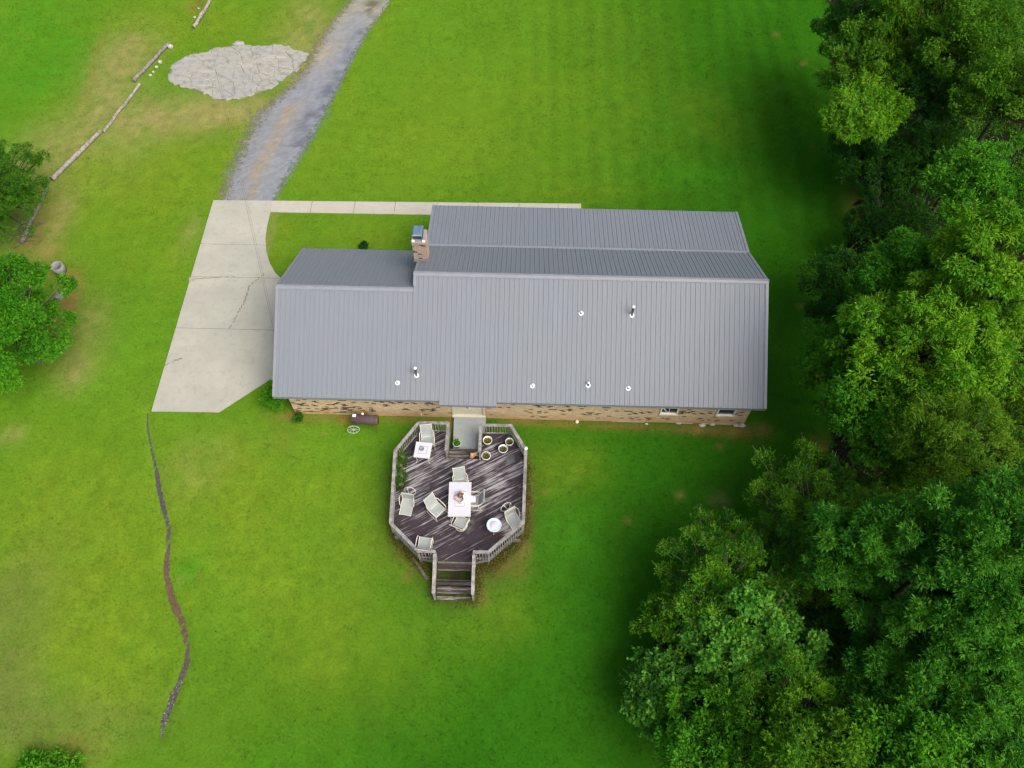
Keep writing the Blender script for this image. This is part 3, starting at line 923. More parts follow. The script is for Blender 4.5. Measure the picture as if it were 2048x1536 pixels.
side = MB()
for xa, ya, yb, gable_y, gz in ((HX0, WY + 0.2, 26.9, LY, LZ), (HX1 - 0.2, WY + 0.2, 26.9, RY, RZ)):
    prof = [(ya, -0.1), (yb, -0.1), (yb, min(zroof(2 * gable_y - yb), 9) - 0.12), (gable_y, gz - 0.12), (ya, zroof(ya) - 0.12)]
    n = len(prof)
    vs = [(xa, y, z) for y, z in prof] + [(xa + 0.2, y, z) for y, z in prof]
    side.add(vs, [tuple(range(n - 1, -1, -1)), tuple(range(n, 2 * n))] + [(i, (i + 1) % n, n + (i + 1) % n, n + i) for i in range(n)])
side.box(HX0 + 0.2, HX1 - 0.2, 26.7, 26.9, -0.1, 2.5)
side.build('wall', M['side_brick'], house)
for x0, x1, dy, zt in ((4.6, 6.2, .03, .012), (7.9, 8.6, .04, .02), (9.0, HX1 + .02, .045, .03)):
    fd = MB(); fd.box(x0, x1, WY - dy, WY + .012, -.15, zt); fd.build('foundation', M['rock'], house)
ps = MB(); ps.box(-4.7, HX1, 26.9, 30.2, -0.1, 0.14); ps.build('porch_slab', M['walk'], house)
for x in (-4.6, 0.5, 5.6, 10.9):
    mb = MB(); mb.box(x - .06, x + .06, 30.0, 30.12, 0.14, PZ - 0.1); mb.build('porch_post', M['cream_paint'], house)

# roof: deck with fascia, then ribbed panels, caps and edge trims as pieces
RT = 0.05
rf = MB()


def roof_plane(mb, x0, x1, y0, z0, y1, z1, t=0.10):
    vs = [(x0, y0, z0), (x1, y0, z0), (x1, y1, z1), (x0, y1, z1)]
    mb.add(vs + [(a, b, c - t) for a, b, c in vs], [(0, 1, 2, 3), (7, 6, 5, 4), (0, 4, 5, 1), (1, 5, 6, 2), (2, 6, 7, 3), (3, 7, 4, 0)])


I = 0.02
roof_plane(rf, GX0 + I, STX, EY + I, EZ - RT + 0.01, LY, LZ - RT)
roof_plane(rf, STX, GX1 - I, EY + I, EZ - RT + 0.01, RY, RZ - RT)
roof_plane(rf, GX0 + I, STX, LY, LZ - RT, LBY - I, LBZ - RT)
roof_plane(rf, STX, GX1 - I, RY, RZ - RT, BY, BZ - RT)
roof_plane(rf, PX0 + I, GX1 - I, BY, BZ - RT, PY - I, PZ - RT)
JX0, JX1, JY = -3.74, -1.05, EY - 0.16
# gable step between the two ridges
rf.add([(STX, LY, LZ), (STX, RY, RZ - .02), (STX, 26.6, zroof(2 * RY - 26.6)), (STX, 26.6, LBZ)], [(0, 1, 2, 3)])
roof = rf.build('roof', M['trim'], house)

PWD = 0.9144


def panel_mesh(length, width=PWD):
    """ribbed sheet, x across, y up the slope; four major ribs and two low stiffeners between each"""
    prof = []
    nr = max(1, round(width / 0.2286))
    for i in range(nr):
        x = i * 0.2286
        prof += [(x, 0), (x + 0.012, 0.022), (x + 0.034, 0.022), (x + 0.046, 0), (x + 0.13, 0), (x + 0.136, 0.006), (x + 0.15, 0.006), (x + 0.156, 0)]
    prof = [q for q in prof if q[0] < width - 0.01] + [(width, 0)]
    n = len(prof)
    vs = [(x, 0, z) for x, z in prof] + [(x, length, z) for x, z in prof] + [(x, 0, z - 0.012) for x, z in prof]
    fs = [(i, i + 1, n + i + 1, n + i) for i in range(n - 1)] + [(2 * n + i, 2 * n + i + 1, i + 1, i) for i in range(n - 1)]
    mb = MB(); mb.add(vs, fs)
    return mb.mesh('roof_panel', M['roof'])


cache = {}


def panels(x0, x1, y0, z0, y1, z1, flip=False):
    """lay panels from (y0,z0) low edge to (y1,z1) high edge"""
    L = math.hypot(y1 - y0, z1 - z0)
    x = x0
    while x < x1 - 0.01:
        w = min(PWD, x1 - x)
        key = (round(L, 3), round(w, 3))
        if key not in cache: cache[key] = panel_mesh(L, w)
        o = link('roof_panel', cache[key], roof)
        if not flip:
            o.location = (x, y0, z0); o.rotation_euler = (math.atan2(z1 - z0, y1 - y0), 0, 0)
        else:
            a = math.atan2(z1 - z0, -(y1 - y0))
            o.location = (x + w, y0, z0)
            o.rotation_euler = (a, 0, math.pi)
        x += w


panels(GX0, STX, EY, EZ, LY, LZ)
x = STX
panels(STX, JX0, EY, EZ, RY, RZ)
panels(JX0, JX1, JY, zroof(JY), RY, RZ)
panels(JX1, GX1, EY, EZ, RY, RZ)
panels(GX0, STX, LBY, LBZ, LY, LZ, True)
panels(STX, GX1, BY, BZ, RY, RZ, True)
panels(PX0, GX1, PY, PZ, BY + 0.02, BZ - 0.008, True)
# caps over the ridges, and edge trims
for x0, x1, y, z in ((GX0 - .015, STX, LY, LZ), (STX - .015, GX1 + .015, RY, RZ)):
    mb = MB()
    d = 0.17
    pr = [(y - d, z - SL * d + 0.034), (y - d + .03, z - SL * (d - .03) + 0.05), (y - .05, z - SL * .05 + .05), (y - .03, z + .055), (y + .03, z + .055), (y + .05, z - SL * .05 + .05), (y + d, z - SL * d + 0.034)]
    n = len(pr)
    mb.add([(x0, a, b) for a, b in pr] + [(x1, a, b) for a, b in pr], [(i, n + i, n + i + 1, i + 1) for i in range(n - 1)])
    mb.build('ridge_cap', M['trim'], roof)


def rake(x, pts, s):
    for (ya, za), (yb, zb) in zip(pts[:-1], pts[1:]):
        mb = MB()
        mb.add([(x, ya, za + .036), (x, yb, zb + .036), (x - s * .13, yb, zb + .036), (x - s * .13, ya, za + .036), (x, ya, za - .14), (x, yb, zb - .14), (x - s * .13, ya, za + .0), (x - s * .13, yb, zb + .0)], [(0, 1, 2, 3), (0, 4, 5, 1), (3, 2, 7, 6)])
        mb.build('rake_trim', M['trim'], roof)


rake(GX0 - .01, [(EY, EZ), (LY, LZ), (LBY, LBZ)], -1)
rake(GX1 + .01, [(EY, EZ), (RY, RZ), (BY, BZ), (PY, PZ)], 1)
rake(PX0 - .01, [(BY + .1, BZ - .02), (PY, PZ)], -1)
rake(STX - .01, [(LY + .1, zroof(LY + .1)), (RY, RZ), (25.0, zroof(2 * RY - 25.0))], -1)
mb = MB(); mb.bar((STX, BY - .01, BZ + .03), (GX1, BY - .01, BZ + .03), 0.16, 0.012); mb.build('transition_trim', M['trim'], roof)
for x0, x1, y, z in ((GX0, JX0, EY, EZ), (JX1, GX1, EY, EZ), (JX0, JX1, JY, zroof(JY))):
    mb = MB(); mb.box(x0, x1, y + .012, y + .03, z - .19, z - .02); mb.build('fascia', M['trim'], roof)
for x0, x1, y, z in ((GX0, STX, LBY, LBZ), (PX0, GX1, PY, PZ)):
    mb = MB(); mb.box(x0, x1, y - .03, y - .012, z - .17, z - .02); mb.build('fascia', M['trim'], roof)
sf = MB(); sf.box(GX0 + .05, GX1 - .05, EY + .03, WY + .1, EZ - .16, EZ - .13); sf.build('soffit', M['cream_paint'], roof)

# chimney
CX0, CX1, CY0, CY1, CZ0, CZ1 = -5.27, -4.62, 25.06, 25.86, 3.9, 5.86
ch = MB(); ch.box(CX0 + .012, CX1 - .012, CY0 + .012, CY1 - .012, CZ0 - 1.5, CZ1 - .06)
chim = ch.build('chimney', M['mortar'], house)
rnd = random.Random(9)
cb = brick_mb = MB()
bxm = MB(); bxm.box(0, 1, 0, 1, 0, 1)
chim_brick = bxm.mesh('chimney_brick', M['chimney_brick']); chim_dark = bxm.mesh('chimney_dark_brick', M['dark_brick'])
z = CZ0 - 0.2
row = 0
while z < CZ1 - 0.03:
    for face in range(4):
        lo, hi = (CX0, CX1) if face in (0, 2) else (CY0, CY1)
        x = lo - (0 if row % 2 else BL / 2)
        while x < hi - .02:
            a, b = max(x, lo), min(x + BL, hi)
            pr_ = 0.0 if z < CZ1 - .16 else 0.03
            dark = rnd.random() < (0.04 if z < CZ1 - 0.75 else 0.22)
            if b - a > .04:
                dz = rnd.uniform(-.003, .003)
                bb = {0: (a, b, CY0 - .002 - pr_ + dz, CY0 + .02), 1: (CX1 - .02, CX1 + .002 + pr_ + dz, a, b), 2: (a, b, CY1 - .02, CY1 + .002 + pr_ + dz), 3: (CX0 - .002 - pr_ + dz, CX0 + .02, a, b)}[face]
                if face == 0 and z > 4.4 and z < CZ1 - .02:
                    o = link('brick', chim_dark if dark else chim_brick, chim)
                    o.location = (bb[0], bb[2], z); o.scale = (bb[1] - bb[0], bb[3] - bb[2], BH)
                else:
                    cb.box(*bb, z, z + BH)
            x += BL + JT
    z += BH + JT; row += 1
cb.build('brickwork', M['chimney_brick'], chim, 'stuff')
mb = MB(); mb.box(CX0 - .01, CX1 + .01, CY0 - .01, CY1 + .01, CZ1 - .06, CZ1); mb.build('mortar_cap', M['old_concrete'], chim)
mb = MB(); mb.box(CX0 + .1, CX1 - .14, CY0 + .2, CY1 - .06, CZ1, CZ1 + .2); mb.build('flue', M['dark_iron'], chim)
mb = MB()
x0, x1, y0, y1, zt = CX0 + .02, CX1 - .14, CY0 + .1, CY1 - .02, CZ1 + .32
mb.add([(x0, y0, zt), (x1, y0, zt), (x1, y1, zt), (x0, y1, zt), (x0 + .06, y0 + .06, zt + .05), (x1 - .06, y0 + .06, zt + .05), (x1 - .06, y1 - .06, zt + .05), (x0 + .06, y1 - .06, zt + .05)], [(4, 5, 6, 7), (0, 1, 5, 4), (1, 2, 6, 5), (2, 3, 7, 6), (3, 0, 4, 7), (3, 2, 1, 0)])
for a, b in ((x0, y0), (x1, y0), (x1, y1), (x0, y1)):
    mb.bar((a * .92 + .08 * (x0 + x1) / 2, b * .98 + .02 * (y0 + y1) / 2, CZ1), (a * .92 + .08 * (x0 + x1) / 2, b * .98 + .02 * (y0 + y1) / 2, zt), .03, .03)
mb.build('metal_cap', M['cap'], chim)
for px, dx in ((CX0 + .06, 0), (CX1 - .1, 1)):
    mb = MB(); mb.blob((px, CY0 + .06, CZ1 + .03), .075, 3 + dx, rough=.2, sz=(1, .8, .7)); mb.build('mortar_lump', M['vent'], chim)
mb = MB()
zc = lambda y: zroof(2 * RY - y) + .036
mb.add([(CX0 - .0, CY0 - .28, zc(CY0 - .28)), (CX1 + .15, CY0 - .28, zc(CY0 - .28)), (CX1 + .15, CY0 - .003, zc(CY0) + .01), (CX0 + .0, CY0 - .003, zc(CY0) + .01)], [(0, 1, 2, 3)])
mb.build('flashing', M['trim'], chim)

# vent pipes
for px, py, h in ((1162, 627, .12), (1263.5, 631, .62), (833, 751, .6), (795, 766, .1), (1065, 772, .1), (1176, 771, .22), (1256, 777, .1)):
    # intersect with the near slope
    z = 3.5
    for _ in range(20):
        X, Y = G(px, py, z); z = zroof(Y)
    t = MB(); t.lathe([(.115, -.03), (.115, .02), (.1, .045), (.085, .03), (.05, .05), (.045, .06)], 18)
    v = t.build('vent_pipe', M['vent'], house)
    v.location = (X, Y, z + .012); v.rotation_euler = (math.atan(SL), 0, 0)
    q = MB(); q.lathe([(.05, 0), (.05, h), (.052, h)], 14)
    pp = q.build('pipe', M['pvc'], v); pp.rotation_euler = (-math.atan(SL), 0, 0)
    q = MB(); q.lathe([(.0, h + .09), (.05, h + .085), (.075, h + .05), (.075, h), (.0, h - .005)] if h > .3 else [(.0, h + .05), (.045, h + .04), (.055, h), (0, h - .005)], 16)
    cp_ = q.build('pipe_cap', M['vent'], v); cp_.rotation_euler = (-math.atan(SL), 0, 0)

# windows
for k, (cx, w) in enumerate(win_x):
    x0, x1 = cx - w / 2, cx + w / 2
    f = MB(); t = .055
    f.box(x0, x0 + t, WY - .03, WY + .09, WZ0, WZ1); f.box(x1 - t, x1, WY - .03, WY + .09, WZ0, WZ1)
    f.box(x0 + t, x1 - t, WY - .03, WY + .09, WZ0, WZ0 + t); f.box(x0 + t, x1 - t, WY - .03, WY + .09, WZ1 - t, WZ1)
    zm = 1.47
    f.box(x0 + t, x1 - t, WY - .02, WY + .08, zm - .03, zm + .03)
    f.box(cx - .012, cx + .012, WY + .012, WY + .05, zm + .03, WZ1 - t)
    if k == 0: f.box(cx - .012, cx + .012, WY + .012, WY + .05, WZ0 + t, zm - .03)
    win = f.build('window', M['white_paint'], house)
    if k == 0:
        a = MB(); a.bar((x0 + t + .02, WY + .03, zm - .05), (cx - .02, WY + .03, WZ0 + t + .02), .03, .02, (0, 1, 0)); a.build('fallen_muntin', M['white_paint'], win)
    for za, zb, dy in ((WZ0 + t, zm - .03, .055), (zm + .03, WZ1 - t, .065)):
        g = MB(); g.box(x0 + t, x1 - t, WY + dy, WY + dy + .01, za, zb); g.build('pane', M['glass'], win)
    s = MB(); s.box(x0 - .04, x1 + .04, WY - .07, WY + .012, WZ0 - .075, WZ0 - .005); s.build('sill', M['brick'], win)

# double door with frame, glazed leaves, sill
f = MB()
f.box(DX0, DX0 + .09, WY - .02, WY + .14, DZ0, DZ1); f.box(DX1 - .09, DX1, WY - .02, WY + .14, DZ0, DZ1); f.box(DX0 + .09, DX1 - .09, WY - .02, WY + .14, DZ1 - .08, DZ1)
fr = f.build('door_frame', M['cream_paint'], house)
s = MB(); s.box(DX0 - .02, DX1 + .02, WY - .1, WY + .14, .15, DZ0); s.build('threshold', M['cream_paint'], fr)
mid = (DX0 + DX1) / 2
for k, (a, b) in enumerate(((DX0 + .092, mid - .004), (mid + .004, DX1 - .092))):
    d = MB(); t = .11
    d.box(a, b, WY + .05, WY + .095, DZ0 + .01, .98)
    d.box(a, a + t, WY + .05, WY + .095, .98, DZ1 - .09); d.box(b - t, b, WY + .05, WY + .095, .98, DZ1 - .09); d.box(a + t, b - t, WY + .05, WY + .095, 2.06, DZ1 - .09)
    d.box(a + t, b - t, WY + .038, WY + .05, .42, .86)
    dr = d.build('door', M['cream_paint'], house)
    g = MB(); g.box(a + t, b - t, WY + .065, WY + .08, .98, 2.06); g.build('pane', M['glass'], dr)
    hx = b - .05 if k == 0 else a + .05
    h = MB(); h.tube([(hx, WY + .05, 1.02), (hx, WY - .01, 1.02)], .012); h.blob((hx, WY - .025, 1.02), .032, 1, rough=.02); h.build('handle', M['dark_iron'] if k == 0 else M['vent'], dr)

# ------------------------------------------------------------------ deck
DZ = 0.75
deck = empty('wooden_deck', (-2.6, 14.3, 0), 0, 'octagonal weathered timber deck with railings and front steps', 'deck')
D0 = Vector((-2.6, 14.3, 0))


def dbuild(mb, name, mat, parent=None, kind=None):
    mb.v = [(a - D0.x, b - D0.y, c) for a, b, c in mb.v]
    return mb.build(name, mat, parent or deck, kind)


nrm = (-math.sin(BA), math.cos(BA))
ds = [nrm[0] * x + nrm[1] * y for x, y in deck_poly]
BWID = 0.142
TD = deck_poly
deck_parts = [[TD[13], TD[0], TD[1], TD[2], (-5.665, 16.27)], [(-5.665, 16.27), TD[2], TD[3], TD[4], TD[5], TD[6], TD[7], TD[8], TD[9], (0.36, 16.27), TD[12], TD[13]], [TD[12], (0.36, 16.27), TD[9], TD[10], TD[11]]]
deck_parts[0] = [TD[13], TD[0], TD[1], (-5.60, 16.27)]
deck_parts[1] = [(-5.60, 16.27), TD[2], TD[3], TD[4], TD[5], TD[6], TD[7], TD[8], (0.357, 16.27)]
deck_parts[2] = [TD[12], (0.357, 16.27), TD[9], TD[10], TD[11]]
d = min(ds)
rnd = random.Random(3)
while d < max(ds):
    lps = []
    for part in deck_parts: lps += cut_poly(part, nrm, d + 0.003, d + BWID - 0.003)
    if lps:
        lps = [[(x - D0.x, y - D0.y) for x, y in lp] for lp in lps if len(lp) > 2]
        groups = []
        for lp in lps:
            touch = [g for g in groups if any(math.dist(p_, q_) < .002 for h_ in g for p_ in h_ for q_ in lp)]
            groups = [g for g in groups if g not in touch] + [sum(touch, []) + [lp]]
        for g in groups:
            slab('deck_board', g, DZ - .035, DZ + rnd.uniform(-.003, .003), M['board'], deck)
    d += BWID
fr = MB()
n = len(deck_poly)
for i in range(n):
    a, b = Vector((*deck_poly[i], DZ - .15)), Vector((*deck_poly[(i + 1) % n], DZ - .15))
    fr.bar(a, b, .045, .225)
for yy in (12.4, 14.0, 15.6):
    fr.box(-5.4, .2, yy - .04, yy + .04, DZ - .3, DZ - .06)
for px, py in [(-5.4, 12.75), (-5.55, 16.1), (-4.2, 11.5), (.24, 12.9), (.28, 16.3), (-.4, 17.5), (-4.65, 17.55), (-1.2, 11.55), (-3.4, 11.4), (-1.85, 11.4), (-3.0, 14), (-1.6, 17.5), (-3.4, 17.5)]:
    fr.box(px - .045, px + .045, py - .045, py + .045, -.05, DZ - .06)
dbuild(fr, 'deck_frame', M['old_wood'])
RH = 0.90
runs = [[(-3.31, 16.27), (-3.31, 17.68)], [(-3.31, 17.68), (-4.71, 17.66)], [(-4.71, 17.66), (-5.66, 16.17)], [(-5.66, 16.17), (-5.50, 12.66)], [(-5.50, 12.66), (-4.19, 11.42)], [(-4.19, 11.42), (-3.47, 11.42)],
        [(-1.80, 11.44), (-1.16, 11.45)], [(-1.16, 11.45), (.31, 12.84)], [(.31, 12.84), (.36, 16.38)], [(.36, 16.38), (-.36, 17.64)], [(-.36, 17.64), (-1.77, 17.62)], [(-1.77, 17.62), (-1.77, 16.27)]]
bal_mesh = MB(); bal_mesh.box(-.017, .017, -.017, .017, DZ - .16, DZ + RH - .04); bal_mesh = bal_mesh.mesh('baluster', M['rail'])
cd = Vector((-2.6, 14.4))
posts_done = []
for a, b in runs:
    a, b = Vector(a), Vector(b)
    L = (b - a).length
    dr = (b - a) / L
    nr = Vector((-dr.y, dr.x))
    if nr.dot(cd - (a + b) / 2) > 0: nr = -nr
    mb = MB()
    tz = DZ + RH
    mb.bar((*(a - dr * .02), tz), (*(b + dr * .02), tz - .004), .145, .036)
    mb.bar((*a, tz - .075), (*b, tz - .075), .038, .085)
    mb.bar((*a, DZ + .1), (*b, DZ + .1), .038, .07)
    for p_ in (a, b):
        if any((p_ - q_).length < .1 for q_ in posts_done): continue
        posts_done.append(p_)
        mb.box(p_.x - .042, p_.x + .042, p_.y - .042, p_.y + .042, DZ - .2, tz - .02)
    rail_o = dbuild(mb, 'railing', M['rail'])
    k = int(L / .125)
    for i in range(1, k):
        p_ = a + dr * (L * i / k) + nr * .036
        o = link('baluster', bal_mesh, rail_o)
        o.location = (p_.x - D0.x, p_.y - D0.y, 0); o.rotation_euler = (0, 0, math.atan2(dr.y, dr.x))
mb = MB(); mb.lathe([(.03, 0), (.035, .03), (.07, .06), (.085, .11), (.07, .16), (.0, .18)], 14, (.36, 16.40, DZ + RH + .015)); dbuild(mb, 'post_cap', M['vent'])
# recessed step towards the house
mb = MB()
for y0, z0 in ((16.30, .5), (16.46, .5), (16.62, .5), (16.78, .5)):
    t = MB(); t.box(-3.27, -1.81, y0, y0 + .145, z0 - .035, z0); dbuild(t, 'step_board', M['step_wood'])
mb.box(-3.27, -1.81, 16.24, 16.30, .2, .46); mb.box(-3.27, -1.81, 16.86, 16.9, .05, .46)
dbuild(mb, 'step_riser', M['old_wood'])
sk = MB()
for i in range(9):
    y0 = 16.3 + i * .155
    for xx in (-3.36, -1.76): sk.box(xx, xx + .02, y0, y0 + .145, .02, .62)
dbuild(sk, 'skirting', M['old_wood'])
# front stairs
for y0, z0, w in ((11.10, .57, .14), (10.95, .57, .14), (10.55, .39, .05), (10.36, .38, .135), (10.2, .22, .14), (10.05, .215, .145), (9.79, .12, .145)):
    t = MB(); t.box(-3.4, -1.82, y0, y0 + w, z0 - .036, z0); dbuild(t, 'step_board', M['step_wood'])
st = MB()
for xx in (-3.47, -1.79):
    st.bar((xx, 11.35, .5), (xx, 9.78, .02), .045, .24)
st.box(-3.4, -1.82, 11.24, 11.28, .4, .71)
dbuild(st, 'stringer', M['old_wood'])
for xx in (-3.46, -1.78):
    mb = MB()
    mb.bar((xx, 11.32, DZ + RH - .03), (xx, 9.80, .98), .145, .036)
    mb.box(xx - .042, xx + .042, 9.78, 9.865, -.02, .96); mb.box(xx - .042, xx + .042, 11.28, 11.36, .1, DZ + RH - .05)
    mb.bar((xx, 11.30, DZ + .05), (xx, 9.84, .25), .038, .08)
    ro = dbuild(mb, 'stair_rail', M['rail'])
    for i in range(1, 10):
        t_ = i / 10
        y_ = 11.3 - 1.46 * t_
        b_ = MB(); b_.box(-.016, .016, -.016, .016, DZ + .05 - .5 * t_, DZ + RH - .06 - .62 * t_)
        o = b_.build('baluster', M['rail'], ro); o.location = (xx - D0.x, y_ - D0.y, 0)

pad = slab('concrete_pad', [[(-3.2, 18.86), (-3.13, 16.9), (-1.84, 16.9), (-1.84, 17.7), (-1.64, 17.8), (-1.62, 18.88)]], -.1, .2, M['pad'], None, 'structure')
pad['label'] = 'blue grey concrete landing between the back door and the deck'


# ------------------------------------------------------------------ leaves
def leaf_cloud(P, D, Nn, L, W, col):
    """leaves as folded diamonds: base P, direction D, blade normal Nn, length L, width W"""
    D = D / (np.linalg.norm(D, axis=1)[:, None] + 1e-9)
    S = np.cross(D, Nn); S /= (np.linalg.norm(S, axis=1)[:, None] + 1e-9)
    U = np.cross(S, D)
    tip = P + D * L[:, None] - U * (L * 0.18)[:, None]
    md = P + D * (L * 0.42)[:, None] + U * (W * 0.18)[:, None]
    a, b = md + S * (W / 2)[:, None], md - S * (W / 2)[:, None]
    V = np.stack([P, a, tip, b], 1).reshape(-1, 3)
    n = len(P)
    base = (np.arange(n) * 4)[:, None]
    F = np.concatenate([base + np.array([0, 1, 2]), base + np.array([0, 2, 3])], 0)
    return V, F, np.repeat(col, 4, 0)


SPEC = {
    # leaf length, width, leaves per spray, droop, clump radius, base colour, second colour, share of the second
    'oak': dict(l=.14, w=.062, k=7, droop=.15, cr=.58, c1=(.040, .145, .006), c2=(.105, .250, .009), mixp=.38),
    'dark': dict(l=.12, w=.07, k=7, droop=.2, cr=.55, c1=(.020, .090, .008), c2=(.038, .140, .010), mixp=.3),
    'droopy': dict(l=.19, w=.058, k=8, droop=.5, cr=.55, c1=(.058, .215, .006), c2=(.140, .310, .010), mixp=.5),
    'bright': dict(l=.155, w=.068, k=7, droop=.3, cr=.56, c1=(.036, .175, .006), c2=(.080, .260, .009), mixp=.45),
    'star': dict(l=.16, w=.045, k=9, droop=-.1, cr=.44, c1=(.028, .150, .010), c2=(.080, .265, .015), mixp=.40),
    'fine': dict(l=.095, w=.042, k=8, droop=0, cr=.42, c1=(.030, .135, .006), c2=(.135, .31, .009), mixp=.22),
    'vine': dict(l=.15, w=.14, k=5, droop=.35, cr=.5, c1=(.045, .19, .014), c2=(.130, .33, .036), mixp=.40),
    'olive': dict(l=.14, w=.038, k=10, droop=.4, cr=.55, c1=(.055, .155, .006), c2=(.115, .23, .009), mixp=.4),
    'pine': dict(l=.14, w=.03, k=12, droop=0, cr=.48, c1=(.038, .145, .009), c2=(.080, .205, .011), mixp=.3),
}


def grow(seed, rxy, rz, spec, n_leaf, ncl=None, shape=1.0):
    """crown around the origin: clumps on an uneven dome, sprays on clumps, leaves on sprays"""
    rg = np.random.default_rng(seed)
    s = SPEC[spec]
    CR = min(s['cr'], rxy * .42)
    ncl = ncl or int(18 + 16 * rxy * rxy)
    cen = []
    tries = 0
    while len(cen) < ncl and tries < 4000:
        tries += 1
        d = rg.normal(size=3); d /= np.linalg.norm(d)
        if d[2] < -0.45: continue
        lump = 0.74 + 0.5 * vnoise(np.array([math.atan2(d[1], d[0]) * 1.3 + seed]), np.array([d[2] * 2.0 + seed]), seed)[0]
        r = rg.uniform(.04, 1.0) ** .5 * lump
        p_ = d * r * np.array((rxy, rxy, rz))
        if all(np.linalg.norm((p_ - q) / (1, 1, .8)) > CR * .66 for q in cen): cen.append(p_)
    cen = np.array(cen)
    ncl = len(cen)
    crad = CR * rg.uniform(.65, 1.25, ncl)
    n_leaf = int(n_leaf * 1.0)
    per = n_leaf // (ncl * s['k'])
    tot = ncl * per
    ci = np.repeat(np.arange(ncl), per)
    d = rg.normal(size=(tot, 3)); d /= np.linalg.norm(d, axis=1)[:, None]
    out = cen / (np.linalg.norm(cen, axis=1)[:, None] + 1e-6)
    d = d + out[ci] * .55 + np.array((0, 0, .35)); d /= np.linalg.norm(d, axis=1)[:, None]
    rr = rg.uniform(.35, 1.0, tot) ** .6
    sp = cen[ci] + d * (crad[ci] * rr)[:, None] * np.array((1, 1, .62))
    sp[:, 2] -= s['droop'] * .25 * (rr ** 2) * crad[ci]
    k = s['k']
    P = np.repeat(sp, k, 0); D = np.repeat(d, k, 0)
    nL = len(P)
    rd = rg.normal(size=(nL, 3))
    D = D * .55 + rd * .62; D[:, 2] -= s['droop']
    Nn = np.array((0, 0, 1.0)) + rg.normal(size=(nL, 3)) * .42 + np.repeat(d, k, 0) * .25
    P = P + rd * .03
    L = s['l'] * rg.uniform(.65, 1.25, nL); W = s['w'] * rg.uniform(.7, 1.25, nL)
    c1, c2 = np.array(s['c1']), np.array(s['c2'])
    tclump = np.clip(rg.normal(s['mixp'], .34, ncl), 0, 1)[ci]
    tsp = np.clip(tclump + rg.normal(0, .22, tot), 0, 1)
    t = np.repeat(tsp, k)
    col = c1 * (1 - t)[:, None] + c2 * t[:, None]
    col = col * rg.uniform(.72, 1.3, nL)[:, None]
    # young shoots standing out of the clumps, in the lighter colour
    ns = int(ncl * 2.2)
    si = rg.integers(0, ncl, ns)
    sdir = out[si] * .7 + rg.normal(size=(ns, 3)) * .45 + np.array((0, 0, .75)); sdir /= np.linalg.norm(sdir, axis=1)[:, None]
    sl_ = CR * rg.uniform(.35, .95, ns)
    m_ = 9
    u_ = np.tile(np.linspace(.1, 1, m_), ns)
    sP = np.repeat(cen[si] + sdir * (crad[si] * .55)[:, None], m_, 0) + np.repeat(sdir * sl_[:, None], m_, 0) * u_[:, None]
    sD = np.repeat(sdir, m_, 0) * .5 + rg.normal(size=(ns * m_, 3)) * .7; sD[:, 2] -= s['droop'] * .7
    sN = np.array((0, 0, 1.0)) + rg.normal(size=(ns * m_, 3)) * .5
    sc_ = (c2 * rg.uniform(.8, 1.25, (ns * m_, 1)))
    P = np.concatenate([P, sP]); D = np.concatenate([D, sD]); Nn = np.concatenate([Nn, sN])
    L = np.concatenate([L, s['l'] * rg.uniform(.6, 1.0, ns * m_) * (1.15 - .4 * u_)]); W = np.concatenate([W, s['w'] * rg.uniform(.7, 1.1, ns * m_)])
    col = np.concatenate([col, sc_])
    return P, D, Nn, L, W, col, cen, crad


TREES = []


def tree(name, px, py, top, r, rz, spec, label, cat, n_leaf, group=None, seed=1, trunk='bark', ncl=None, tr=.13, vine=0, lean=0.0):
    """crown centre seen at (px, py); top = height of the crown's top"""
    cz = top - rz
    X, Y = G(px, py, cz)
    t = empty(name, (X + lean, Y, 0), 0, label, cat, group)
    P, D, Nn, L, W, col, cen, crad = grow(seed, r, rz, spec, n_leaf, ncl)
    P = P - np.array((lean, 0, 0)); cen = cen - np.array((lean, 0, 0))
    if vine:
        P2, D2, N2, L2, W2, c2, ce2, _ = grow(seed + 500, r * 1.02, rz * 1.0, 'vine', vine, ncl)
        up = P2[:, 2] > -rz * .5
        V, F, c = leaf_cloud(P2[up] + np.array((-lean, 0, cz)), D2[up], N2[up], L2[up], W2[up], c2[up])
        V[:, 2] = np.maximum(V[:, 2], .05)
        link('vine', np_mesh('vine', V, F, M['leaf'], c), t)
    V, F, c = leaf_cloud(P + np.array((0, 0, cz)), D, Nn, L, W, col)
    V[:, 2] = np.maximum(V[:, 2], .03)
    link('crown', np_mesh('crown', V, F, M['leaf'], c), t)
    rg = random.Random(seed)
    mb = MB()
    hub = Vector((rg.uniform(-.2, .2) - lean * .75, rg.uniform(-.2, .2), max(.35, cz - rz * .55)))
    mb.tube([(0, 0, -.1), hub * .5 + Vector((rg.uniform(-.1, .1), rg.uniform(-.1, .1), 0)), hub, Vector((-lean, 0, cz + rz * .3))], [tr, tr * .8, tr * .65, tr * .2], 8)
    order = sorted(range(len(cen)), key=lambda i: -np.linalg.norm(cen[i]))
    for i in order[:max(8, len(cen) * 2 // 3)]:
        e = Vector(cen[i]) + Vector((0, 0, cz))
        e.z = max(e.z, .2)
        m_ = hub.lerp(e, .5) + Vector((rg.uniform(-.2, .2), rg.uniform(-.2, .2), rg.uniform(-.1, .35)))
        mb.tube([hub, m_, e, e + (e - m_) * .35], [tr * .38, tr * .24, tr * .11, .008], 5, False)
    mb.build('trunk', M[trunk], t)
    return t


